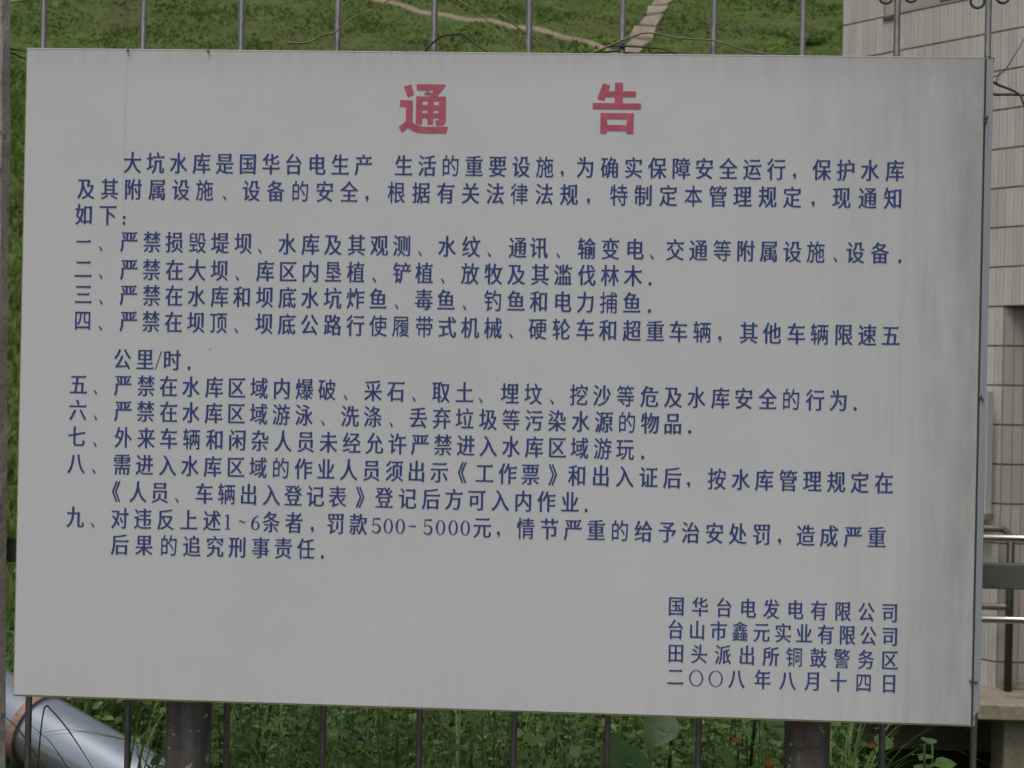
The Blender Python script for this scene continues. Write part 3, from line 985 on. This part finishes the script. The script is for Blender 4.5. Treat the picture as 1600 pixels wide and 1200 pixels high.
_ref = font_glyph('国', 0, 0, False)
_ax = [p[0] for L in _ref for p in L]; _ay = [p[1] for L in _ref for p in L]
EM = (max(_ay) - min(_ay)) / .915             # one em in blender units
CY = (max(_ay) + min(_ay)) / 2
CXR = (max(_ax) + min(_ax)) / 2 / EM
print('glyph calibration', EM, CY, CXR)
ROWS = [
 ('大坑水库是国华台电生产生活的重要设施，为确实保障安全运行，保护水库', [-615, -576, -537, -498, -459, -420, -381, -343, -304, -265, -226, -159, -120, -81, -42, -3, 36, 75, 104, 142, 182, 221, 260, 299, 337, 376, 415, 454, 484, 528, 567, 606, 646], 1956.0, 0.0031),
 ('及其附属设施、设备的安全，根据有关法律法规，特制定本管理规定，现通知', [-693, -653, -613, -572, -532, -492, -458, -413, -372, -331, -290, -249, -219, -170, -129, -88, -47, -6, 34, 75, 116, 148, 198, 238, 279, 320, 360, 400, 441, 481, 515, 561, 603, 644], 1911.1, 0.0026),
 ('如下：', [-696, -655, -627], 1860.2, -0.0088),
 ('一、严禁损毁堤坝、水库及其观测、水纹、通讯、输变电、交通等附属设施、设备．', [-695, -666, -618, -579, -541, -502, -464, -425, -397, -351, -312, -274, -235, -197, -159, -129, -84, -44, -14, 33, 68, 100, 147, 186, 226, 254, 292, 330, 369, 407, 445, 483, 521, 553, 585, 625, 657], 1822.7, 0.0012),
 ('二、严禁在大坝、库区内垦植、铲植、放牧及其滥伐林木．', [-695, -665, -617, -579, -540, -502, -464, -434, -387, -349, -311, -273, -235, -204, -158, -121, -90, -45, -6, 32, 71, 109, 148, 186, 224, 252], 1778.3, 0.0046),
 ('三、严禁在水库和坝底水坑炸鱼、毒鱼、钓鱼和电力捕鱼．', [-694, -664, -617, -578, -540, -502, -463, -425, -387, -349, -311, -273, -235, -197, -166, -121, -84, -53, -6, 32, 70, 109, 147, 185, 223, 252], 1734.1, 0.0024),
 ('四、严禁在坝顶、坝底公路行使履带式机械、硬轮车和超重车辆，其他车辆限速五', [-694, -664, -616, -578, -540, -502, -464, -434, -387, -349, -311, -272, -234, -196, -158, -119, -81, -43, -5, 25, 69, 108, 147, 185, 224, 262, 300, 339, 368, 415, 453, 492, 530, 569, 607, 645], 1689.0, 0.0001),
 ('公里/时．', [-625, -587, -564, -541, -512], 1624.5, -0.0014),
 ('五、严禁在水库区域内爆破、采石、取土、埋坟、挖沙等危及水库安全的行为．', [-699, -670, -623, -584, -546, -508, -469, -431, -393, -355, -317, -279, -248, -202, -164, -134, -89, -50, -23, 25, 64, 95, 139, 177, 216, 255, 294, 332, 371, 409, 448, 486, 525, 563, 590], 1581.4, -0.0002),
 ('六、严禁在水库区域游泳、洗涤、丢弃垃圾等污染水源的物品．', [-699, -669, -622, -584, -545, -507, -469, -431, -393, -355, -317, -285, -240, -202, -171, -126, -87, -49, -10, 28, 66, 104, 143, 181, 219, 257, 294, 322], 1538.0, -0.001),
 ('七、外来车辆和闲杂人员未经允许严禁进入水库区域游玩．', [-700, -669, -621, -582, -544, -505, -466, -428, -390, -351, -313, -275, -236, -198, -160, -122, -84, -46, -9, 29, 67, 105, 142, 180, 217, 246], 1494.0, -0.0003),
 ('八、需进入水库区域的作业人员须出示《工作票》和出入证后，按水库管理规定在', [-700, -670, -622, -584, -545, -507, -469, -430, -392, -354, -316, -278, -240, -202, -164, -127, -89, -51, -14, 24, 62, 99, 139, 178, 217, 256, 295, 322, 368, 407, 445, 484, 523, 562, 600, 639], 1448.9, -0.0006),
 ('《人员、车辆出入登记表》登记后方可入内作业．', [-631, -594, -557, -528, -482, -444, -407, -369, -332, -295, -258, -220, -180, -141, -102, -64, -26, 13, 51, 89, 128, 155], 1404.4, 0.0013),
 ('九、对违反上述1~6条者，罚款500-5000元，情节严重的给予治安处罚，造成严重', [-700, -670, -624, -585, -546, -507, -468, -441, -417, -395, -368, -330, -299, -260, -222, -192, -172, -152, -132, -106, -85, -64, -44, -16, 11, 56, 95, 134, 172, 211, 250, 289, 327, 366, 404, 443, 472, 514, 552, 591, 629], 1359.4, 0.0007),
 ('后果的追究刑事责任．', [-623, -582, -540, -501, -462, -424, -385, -347, -309, -281], 1317.3, 0.0036),
 ('国华台电发电有限公司', [306, 345, 384, 423, 461, 500, 538, 577, 615, 653], 1239.1, -0.0024),
 ('台山市鑫元实业有限公司', [306, 341, 376, 411, 446, 481, 515, 550, 585, 619, 654], 1201.4, -0.004),
 ('田头派出所铜鼓警务区', [307, 345, 384, 423, 462, 500, 539, 577, 616, 654], 1162.2, -0.0032),
 ('二○○八年八月十四日', [307, 341, 373, 407, 449, 490, 531, 572, 613, 654], 1122.7, -0.0007),
]
LX0, LZ0 = LX, LZ
for txt, us, v0, k in ROWS:
    LX, LZ = (LX0 * .90, LZ0 * .91) if v0 < 1250 else (LX0, LZ0)
    store = MB()
    for n_i, (ch, u) in enumerate(zip(txt, us)):
        cx = u / 1000.0
        cz = (v0 + k * u) / 1000.0
        jy = -.0007
        if ch in OWN:
            dz = LOW.get(ch, 0) * LZ
            for q, loops in enumerate(OWN[ch]):
                add_loops(store, loops, cx, cz + dz, LX, LZ, jy - q * .00006)
        else:
            V, F = filled_glyph(ch)
            V = [(p / EM - CXR, (q - CY) / EM) for p, q in V]
            m_ = 0
            if ch in '《》':
                xs_ = [p[0] for p in V]; m_ = (max(xs_) + min(xs_)) / 2
            store.add([((p - m_) * LX * .985 + cx, jy, q * LZ * .985 + cz) for p, q in V], F)
        if ch in '、，．：' or n_i == len(txt) - 1:
            store.build('lettering', M['blue'], sign); store = MB()

# the two big title characters, drawn stroke by stroke (cell units: 1 = character height)
def P_(pts, cx, cy, s): return [((x - cx) / s, (cy - y) / s) for x, y in pts]
TONG = [  # traced outline pieces
 [(225, 115), (262, 103), (277, 153), (246, 167)],
 [(207, 183), (272, 183), (272, 296), (238, 296), (238, 214), (207, 214)],
 [(238, 290), (272, 290), (285, 303), (310, 311), (340, 315), (452, 313), (441, 346), (330, 346), (296, 342), (270, 334), (250, 319), (222, 344), (203, 318), (225, 300)],
 [(290, 102), (438, 102), (416, 131), (390, 163), (325, 152), (342, 137), (366, 145), (381, 131), (290, 131)],
 [(289, 163), (438, 163), (438, 184), (289, 184)],
 [(289, 184), (320, 184), (320, 300), (289, 300)],
 [(347, 184), (376, 184), (376, 300), (347, 300)],
 [(403, 184), (438, 184), (438, 285), (430, 300), (408, 306), (392, 304), (386, 283), (403, 282)],
 [(320, 206), (347, 206), (347, 229), (320, 229)],
 [(376, 206), (403, 206), (403, 229), (376, 229)],
 [(320, 247), (347, 247), (347, 268), (320, 268)],
 [(376, 247), (403, 247), (403, 268), (376, 268)],
]
GAO = [
 [(1222, 98), (1258, 109), (1247, 137), (1281, 137), (1281, 94), (1321, 94), (1321, 137), (1385, 137), (1385, 165), (1321, 165), (1321, 197), (1411, 197), (1411, 226), (1172, 226), (1172, 197), (1281, 197), (1281, 165), (1237, 165), (1228, 184), (1193, 175)],
 [(1212, 246), (1377, 246), (1377, 275), (1212, 275)],
 [(1212, 275), (1245, 275), (1245, 347), (1212, 347)],
 [(1342, 275), (1377, 275), (1377, 347), (1342, 347)],
 [(1245, 305), (1342, 305), (1342, 333), (1245, 333)],
]
for shp, cx0, u, vz in ((TONG, 328, -.1273, 2.0507), (GAO, 1291.5, .1914, 2.0553)):
    store = MB()
    for q, poly in enumerate(shp):
        add_loops(store, [P_(poly, cx0, 221 if shp is GAO else 224, 1000.0)], u, vz, .331, .331, -.0007 - .00004 * q)
    store.build('title_character', M['red'], sign)

# ------------------------------------------------------------------ dry twigs caught in the fence
TW = {
 'pale': (0.148, 0.0016, [(-0.391, 2.189), (-0.352, 2.189), (-0.324, 2.202), (-0.304, 2.206), (-0.274, 2.232), (-0.240, 2.247), (-0.201, 2.269), (-0.151, 2.310)]),
 'dark': (0.15, 0.0022, [(-0.154, 2.153), (-0.148, 2.169), (-0.138, 2.184), (-0.116, 2.201), (-0.099, 2.205), (-0.082, 2.207), (-0.060, 2.191), (-0.028, 2.170), (-0.008, 2.155)]),
 'thin': (0.148, 0.0015, [(-0.117, 2.287), (-0.095, 2.269), (-0.066, 2.252), (-0.044, 2.237), (-0.021, 2.213), (-0.004, 2.197), (0.027, 2.174), (0.055, 2.171), (0.086, 2.167)]),
 'thin2': (0.174, 0.0016, [(-0.016, 2.247), (0.005, 2.232), (0.028, 2.216), (0.051, 2.201), (0.072, 2.190), (0.089, 2.176), (0.108, 2.161)]),
 'arch': (0.148, 0.0019, [(0.125, 2.161), (0.142, 2.172), (0.169, 2.184), (0.191, 2.195), (0.233, 2.210), (0.257, 2.209), (0.296, 2.203), (0.348, 2.200), (0.373, 2.194), (0.412, 2.182), (0.467, 2.173), (0.495, 2.162)]),
 'low': (0.15, 0.0015, [(0.136, 2.165), (0.147, 2.174), (0.175, 2.187), (0.213, 2.188), (0.247, 2.185), (0.274, 2.182), (0.306, 2.171), (0.319, 2.160)]),
 'low2': (0.176, 0.0017, [(0.169, 2.180), (0.186, 2.184), (0.231, 2.181), (0.287, 2.182), (0.315, 2.170)]),
 'tick': (0.15, 0.001, [(0.293, 2.196), (0.282, 2.174), (0.277, 2.158)]),
 'tick2': (0.15, 0.001, [(0.243, 2.187), (0.255, 2.172), (0.264, 2.158)]),
 'thick': (0.14, 0.0025, [(0.815, 2.111), (0.838, 2.110), (0.864, 2.110), (0.896, 2.109), (0.949, 2.119), (1.014, 2.109)]),
 'fork': (0.14, 0.0022, [(0.825, 2.135), (0.837, 2.129), (0.858, 2.121), (0.876, 2.111), (0.883, 2.096), (0.889, 2.077), (0.893, 2.020)]),
 'fine': (0.14, 0.001, [(0.825, 2.137), (0.837, 2.141), (0.847, 2.146), (0.857, 2.158), (0.865, 2.173), (0.873, 2.186), (0.883, 2.204), (0.914, 2.250)]),
 'fine2': (0.14, 0.001, [(0.837, 2.128), (0.843, 2.144), (0.852, 2.154)]),
 'lft': (0.15, 0.0019, [(-0.936, 2.180), (-0.885, 2.172), (-0.853, 2.170), (-0.809, 2.165)]),
 'lft2': (0.17, 0.0016, [(-0.920, 2.172), (-0.885, 2.168), (-0.862, 2.159), (-0.827, 2.145)]),
 'stem': (0.55, 0.0032, [(-0.195, 1.034), (-0.152, 0.948), (-0.137, 0.927), (-0.125, 0.902), (-0.112, 0.883), (-0.105, 0.795)]),
 'stem2': (0.5, 0.0024, [(-0.041, 1.022), (-0.032, 0.957), (-0.025, 0.922), (-0.012, 0.891), (0.010, 0.844), (0.032, 0.787)]),
}
def twig(names, label, mat, cat='twig'):
    o = empty('dry_twig', (TW[names[0]][2][0][0], TW[names[0]][0], TW[names[0]][2][0][1]), label, cat)
    for nm in names:
        Y, r, P = TW[nm]
        P3 = smooth_path([(x, Y + .004 * math.sin(7 * i + x * 30), z) for i, (x, z) in enumerate(P)], 4)
        n = len(P3)
        m_ = MB(); m_.tube([p + Vector((random.uniform(-.0006, .0006), 0, random.uniform(-.0006, .0006))) for p in P3], [r * (1.15 - .5 * i / n) for i in range(n)], 6)
        m_.build('branch', M[mat], o, True)
twig(['pale'], 'pale curved dry twig rising to the right above the left half of the board', 'twig_pale')
twig(['dark'], 'dark twig bent in an arch over the top edge of the board', 'twig_dark')
twig(['thin'], 'long thin twig slanting down over the tan path to the board edge', 'twig_pale')
twig(['thin2'], 'short thin twig slanting down behind the fence bar right of the long slanting one', 'twig_pale')
twig(['arch', 'tick'], 'long pale brown vine arching over the stone slabs above the board', 'twig_pale')
twig(['low', 'tick2', 'low2'], 'tangled low vines lying along the board top under the long arching vine', 'twig_dark')
twig(['thick', 'fork'], 'thick dark forked branch sticking out past the upper right corner of the board', 'twig_dark', 'branch')
twig(['fine', 'fine2'], 'very fine reddish twig climbing the tiled wall beside the upper right corner', 'twig_dark')
twig(['lft', 'lft2'], 'short dark twigs between the concrete pillar and the upper left corner of the board', 'twig_dark')
twig(['stem'], 'thick dry brown stalk under the middle of the board', 'twig_pale', 'stalk')
twig(['stem2'], 'thin pale dry stalk leaning right under the middle of the board', 'twig_pale', 'stalk')

# ------------------------------------------------------------------ pipe
pa, pb = Vector((-1.258, 1.50, .672)), Vector((-.86, 1.29, .545))
ax = (pb - pa).normalized()
pipe = empty('metal_pipe', tuple(pa), 'large grey metal pipe sloping down behind the fence at the lower left', 'pipe')
R_ = .092
mb = MB(); mb.tube([pa - ax * 1.1, pa, pb, pb + ax * .9], R_, 40); mb.build('tube', M['pipe'], pipe, True)
f0 = pa - ax * .010
mb = MB(); mb.tube([f0 - ax * .012, f0 - ax * .0118, f0 + ax * .0118, f0 + ax * .012], [R_ + .001, R_ + .010, R_ + .010, R_ + .001], 40); mb.build('flange', M['ring'], pipe)

# ------------------------------------------------------------------ weeds
LEAFV = np.array([(0, 0, 0), (-.30, .28, .05), (.30, .28, .05), (0, .30, -.03), (-.34, .55, .03), (.34, .55, .03), (0, .58, -.03), (-.18, .82, -.03), (.18, .82, -.03), (0, .83, -.07), (0, 1.0, -.14)])
LEAFF = [(0, 3, 1, 1), (0, 2, 3, 3), (1, 3, 6, 4), (3, 2, 5, 6), (4, 6, 9, 7), (6, 5, 8, 9), (7, 9, 10, 10), (9, 8, 10, 10)]
LEAFQ = [(0, 3, 1), (0, 2, 3), (1, 3, 6), (1, 6, 4), (3, 2, 5), (3, 5, 6), (4, 6, 9), (4, 9, 7), (6, 5, 8), (6, 8, 9), (7, 9, 10), (9, 8, 10)]


def leaf_set(pos, az, tilt, size, width):
    """positions (N,3), azimuth, tilt up from horizontal, length, width factor"""
    N = len(pos)
    L = LEAFV[None].repeat(N, 0) * size[:, None, None]
    L[:, :, 0] *= width[:, None]
    roll = RNG.normal(0, .35, N)
    c, s = np.cos(roll)[:, None], np.sin(roll)[:, None]
    x = L[:, :, 0] * c - L[:, :, 2] * s; z = L[:, :, 0] * s + L[:, :, 2] * c; y = L[:, :, 1]
    c, s = np.cos(tilt)[:, None], np.sin(tilt)[:, None]
    y, z = y * c - z * s, y * s + z * c
    c, s = np.cos(az)[:, None], np.sin(az)[:, None]
    x, y = x * c - y * s, x * s + y * c
    return np.stack([x, y, z], 2) + pos[:, None, :]


def stem_plants(n, xr, yr, hr_, sz, pairs, cond=None, lean=.12, wf=(.8, 1.25)):
    """leafy upright stems; returns leaves and thin stem ribbons"""
    X = RNG.uniform(*xr, n); Y = RNG.uniform(*yr, n)
    if cond is not None:
        k = cond(X, Y); X, Y = X[k], Y[k]
    n = len(X)
    Z = ground_z(X, Y)
    H = RNG.uniform(*hr_, n)
    lx, ly = np.clip(RNG.normal(0, lean, n), -1.4 * lean, 1.4 * lean), np.clip(RNG.normal(0, lean, n), -1.4 * lean, 1.4 * lean)
    pos, az, ti, si, wi = [], [], [], [], []
    for k in range(pairs):
        f = .18 + .82 * (k + 1) / pairs
        a0 = RNG.uniform(0, 2 * np.pi, n)
        for s in (0, np.pi):
            p = np.stack([X + lx * f ** 1.5, Y + ly * f ** 1.5, Z + H * f], 1)
            pos.append(p); az.append(a0 + s + RNG.normal(0, .2, n)); ti.append(RNG.normal(.15 + .5 * (f > .95), .35, n))
            si.append(RNG.uniform(*sz, n) * (1.1 - .45 * f)); wi.append(RNG.uniform(*wf, n))
    V = leaf_set(np.concatenate(pos), np.concatenate(az), np.concatenate(ti), np.concatenate(si), np.concatenate(wi))
    S = []
    for j in range(5):
        f0, f1 = j / 5, (j + 1) / 5
        r0, r1 = .0022 * (1.2 - f0), .0022 * (1.2 - f1)
        a = np.stack([X + lx * f0 ** 1.5, Y + ly * f0 ** 1.5, Z + H * f0], 1); b = np.stack([X + lx * f1 ** 1.5, Y + ly * f1 ** 1.5, Z + H * f1], 1)
        for o1, o2 in (((1, 0, 0), (-.5, .87, 0)), ((-.5, .87, 0), (-.5, -.87, 0)), ((-.5, -.87, 0), (1, 0, 0))):
            o1, o2 = np.array(o1), np.array(o2)
            S.append(np.stack([a + o1 * r0, a + o2 * r0, b + o2 * r1, b + o1 * r1], 1))
    return V, np.concatenate(S).reshape(-1, 3)


def blades(n, xr, yr, hr_, wid, cond=None, curl=(.2, .9), centre=None, dirx=None):
    """long arching grass blades, six segments"""
    if centre is None:
        X = RNG.uniform(*xr, n); Y = RNG.uniform(*yr, n)
        if cond is not None:
            k = cond(X, Y); X, Y = X[k], Y[k]
        # gather in clumps
        n = len(X)
        c = RNG.integers(0, max(1, n // 12), n)
        CXc, CYc = X[c], Y[c]
        X = CXc + RNG.normal(0, .025, n); Y = CYc + RNG.normal(0, .025, n)
        Y = np.maximum(Y, yr[0])
        X = np.clip(X, *xr)
    else:
        X = centre[0] + RNG.normal(0, centre[2], n); Y = centre[1] + RNG.normal(0, centre[2], n)
    Z = ground_z(X, Y)
    H = RNG.uniform(*hr_, n); C = RNG.uniform(*curl, n); A = RNG.uniform(0, 2 * np.pi, n)
    W = RNG.uniform(.6, 1.2, n) * wid
    K = 7
    V = np.zeros((n, K * 2, 3))
    for j in range(K):
        f = j / (K - 1)
        out = H * C * f ** 2 * .8; up = H * (f - C * .55 * f ** 3)
        cxp = X + np.cos(A) * out; cyp = Y + np.sin(A) * out
        w_ = W * (1 - f ** 2.2) * .5 + .0003
        V[:, 2 * j] = np.stack([cxp - np.sin(A) * w_, cyp + np.cos(A) * w_, Z + up], 1)
        V[:, 2 * j + 1] = np.stack([cxp + np.sin(A) * w_, cyp - np.cos(A) * w_, Z + up + w_ * .4], 1)
    F = [(2 * j, 2 * j + 1, 2 * j + 3, 2 * j + 2) for j in range(K - 1)]
    return V, F


left_ok = lambda X, Y: ~((X < -.62 - .09 * (Y - .5)) & (Y < 1.75)) & (X < .55 + .19 * Y)
V1, S1 = stem_plants(1500, (-2.4, 1.05), (.45, 3.6), (.42, .78), (.026, .052), 9, left_ok)
o = obj('weed_bed', proto_mesh('weed_bed', None, LEAFQ, V1), M['leaf'])
tag(o, 'dense green broadleaf weeds growing behind the fence below the board', 'weeds', kind='stuff')
o = obj('weed_stems', fast_mesh('weed_stems', S1, 4), M['stem'])
tag(o, 'thin green stems of the broadleaf weeds behind the fence', 'weeds', kind='stuff')
V2, S2 = stem_plants(900, (-2.4, 1.0), (.30, 1.3), (.40, .66), (.018, .034), 12, left_ok, .1, (.6, .9))
o = obj('small_weeds', proto_mesh('small_weeds', None, LEAFQ, V2), M['leaf2'])
tag(o, 'finer bright green weeds along the foot of the fence', 'weeds', kind='stuff')
Vb, Fb = blades(3300, (-2.4, .95), (.32, 3.2), (.40, .85), .0075, left_ok)
o = obj('wild_grass', proto_mesh('wild_grass', None, Fb, Vb), M['blade'])
tag(o, 'long arching wild grass mixed among the weeds', 'grass', kind='stuff')
V3, S3 = stem_plants(120, (1.5, 3.4), (3.4, 4.4), (.55, .76), (.035, .06), 7, lambda X, Y: X > .30 + .29 * (Y + 2.74) - .056 * (Y + 2.74), .06)
o = obj('low_weeds', proto_mesh('low_weeds', None, LEAFQ, V3), M['leaf2'])
tag(o, 'low green weeds in front of the entrance platform', 'weeds', kind='stuff')


def tuft_thing(x, y, n, h, label, wid=.009, sp=.03, mat='blade'):
    V, F = blades(n, None, None, h, wid, centre=(x, y, sp))
    o = empty('grass_clump', (x, y, float(ground_z(x, y))), label, 'grass')
    for i in range(n):
        me = proto_mesh('blade', None, F, V[i:i + 1]); obj('blade', me, M[mat], o)


tuft_thing(-.74, .42, 34, (.56, .80), 'tall grass clump in front of the metal pipe, left of the left post')
tuft_thing(-.64, .42, 30, (.54, .76), 'grass clump touching the left side of the left board post')
tuft_thing(-.44, .36, 46, (.54, .78), 'long bladed grass clump just right of the left board post')
tuft_thing(-.31, .42, 34, (.50, .74), 'grass clump between the left post and the middle of the board')
tuft_thing(.66, .40, 24, (.50, .74), 'narrow grass clump just right of the right board post')
# one bent blade over the pipe
P = smooth_path([(-.930, .5, .60), (-.924, .5, .84), (-.917, .5, .925), (-.910, .5, .940), (-.904, .5, .936), (-.865, .5, .893), (-.80, .5, .800)], 4)
mb = MB(); mb.tube(P, [.0016] * (len(P) - 4) + [.0014, .001, .0007, .0004], 5)
o = mb.build('bent_grass_stalk', M['stem'], None, True); tag(o, 'single grass stalk folded over in front of the metal pipe', 'grass stalk')


def leafy_thing(name, x, y, top, label, cat, n=16, size=.06, mat='leaf2', wf=1.0, spread=.03, flowers=(), fmat='orange', fs=1.0):
    z0 = float(ground_z(x, y))
    o = empty(name, (x, y, z0), label, cat)
    sx, sy = random.uniform(-.03, .03), random.uniform(-.02, .02)
    P = [(x - sx, y - sy, z0 - .02), (x - sx * .6, y - sy * .6, z0 + (top - z0) * .5), (x, y, top)]
    mb = MB(); mb.tube(smooth_path(P, 4), .0026, 6); mb.build('stem', M['stem'], o, True)
    for i in range(n):
        f = 1 - .75 * (i / n)
        z = z0 + (top - z0) * f
        a = i * 2.4 + random.uniform(-.3, .3)
        V = leaf_set(np.array([[x + random.uniform(-1, 1) * .004, y, z]]), np.array([a]), np.array([random.uniform(-.2, .6)]), np.array([size * random.uniform(.7, 1.15)]), np.array([wf]))
        obj('leaf', proto_mesh('leaf', None, LEAFQ, V), M[mat], o)
    for fx, fyy, fz in flowers:
        mb = MB(); mb.tube(smooth_path([(x, y, min(top, fz - .04) - .02), ((x + fx) / 2, (y + fyy) / 2, fz - .02), (fx, fyy, fz)], 3), .0014, 5); mb.build('flower_stalk', M['stem'], o, True)
        V = []
        for k in range(26):
            a = k * 2.39996; rr = .0085 * fs * math.sqrt(k / 26)
            c = Vector((fx + rr * math.cos(a), fyy - .003, fz + rr * math.sin(a) * .85)); s = .0028 * fs
            b = random.uniform(0, 1.5)
            for q in range(4):
                d = Vector((math.cos(b + q * 1.57), -.4, math.sin(b + q * 1.57))) * s
                e = Vector((math.cos(b + q * 1.57 + .8), -.3, math.sin(b + q * 1.57 + .8))) * s * .9
                V += [c, c + d, c + e * .9]
        obj('flower_head', fast_mesh('flower_head', [tuple(v) for v in V], 3), M[fmat], o)


leafy_thing('flowering_weed', .455, .50, .90, 'flowering weed with one small orange bloom near the board edge left of the right post', 'flower', flowers=[(.442, .42, .936)], fs=.65)
leafy_thing('flowering_weed', .515, .42, .87, 'flowering weed with a round orange bloom just left of the right post', 'flower', flowers=[(.4985, .36, .908)], size=.05)
leafy_thing('flowering_weed', .73, .52, .90, 'flowering weed with two small orange blooms right of the right post', 'flower', flowers=[(.699, .45, .926), (.716, .45, .927)], fs=.55)
leafy_thing('flowering_weed', .05, .60, .87, 'flowering weed with two yellow blooms under the middle of the board', 'flower', flowers=[(.029, .50, .898), (.044, .50, .884)], fmat='yellow', fs=.7)
leafy_thing('leafy_weed', -.20, .42, .93, 'bright leafy weed beside the thick dry stalk', 'weed', 18, .055)
leafy_thing('leafy_weed', -.06, .45, .91, 'spreading leafy weed between the two dry stalks', 'weed', 18, .065)
leafy_thing('leafy_weed', .12, .42, .90, 'leafy weed with light green leaves between the yellow flowers and the large leaf', 'weed', 16, .05)
leafy_thing('leafy_weed', .36, .40, .91, 'leafy weed right of the large dark leaf', 'weed', 16, .05)
leafy_thing('leafy_weed', .80, .45, .93, 'leafy weed at the right end of the undergrowth beside the dark gap under the platform', 'weed', 20, .042, wf=1.2)
leafy_thing('leafy_weed', .845, .60, .90, 'leafy weed with broad leaves nearest the dark opening at lower right', 'weed', 20, .046, wf=1.2)

leafy_thing('leafy_weed', 1.0, .62, .835, 'leafy weed low in the bottom right corner under the concrete platform', 'weed', 14, .045)


def big_leaf(x, y, z, size, az, label, tilt=-.5, wf=1.25):
    z0 = float(ground_z(x, y + .15))
    o = empty('broad_leaf_plant', (x, y + .15, z0), label, 'plant')
    mb = MB(); mb.tube(smooth_path([(x, y + .15, z0 - .02), (x, y + .13, z0 + (z - z0) * .6), (x, y, z)], 4), .004, 6); mb.build('stalk', M['stem'], o, True)
    V = leaf_set(np.array([[x, y, z]]), np.array([az]), np.array([tilt]), np.array([size]), np.array([wf]))
    obj('leaf', proto_mesh('leaf', None, LEAFQ, V), M['bigleaf'], o)


big_leaf(.215, .48, .925, .155, math.pi * 1.12, 'plant with one large dark leaf hanging under the middle right of the board', -.75, 1.2)
big_leaf(.50, .66, .935, .13, math.pi * 1.4, 'plant with a broad dark leaf just left of the right post behind the orange bloom', -.5, 1.2)
big_leaf(.33, .60, .95, .10, math.pi * .8, 'plant with a medium dark leaf right of the large hanging one', -.6, 1.1)
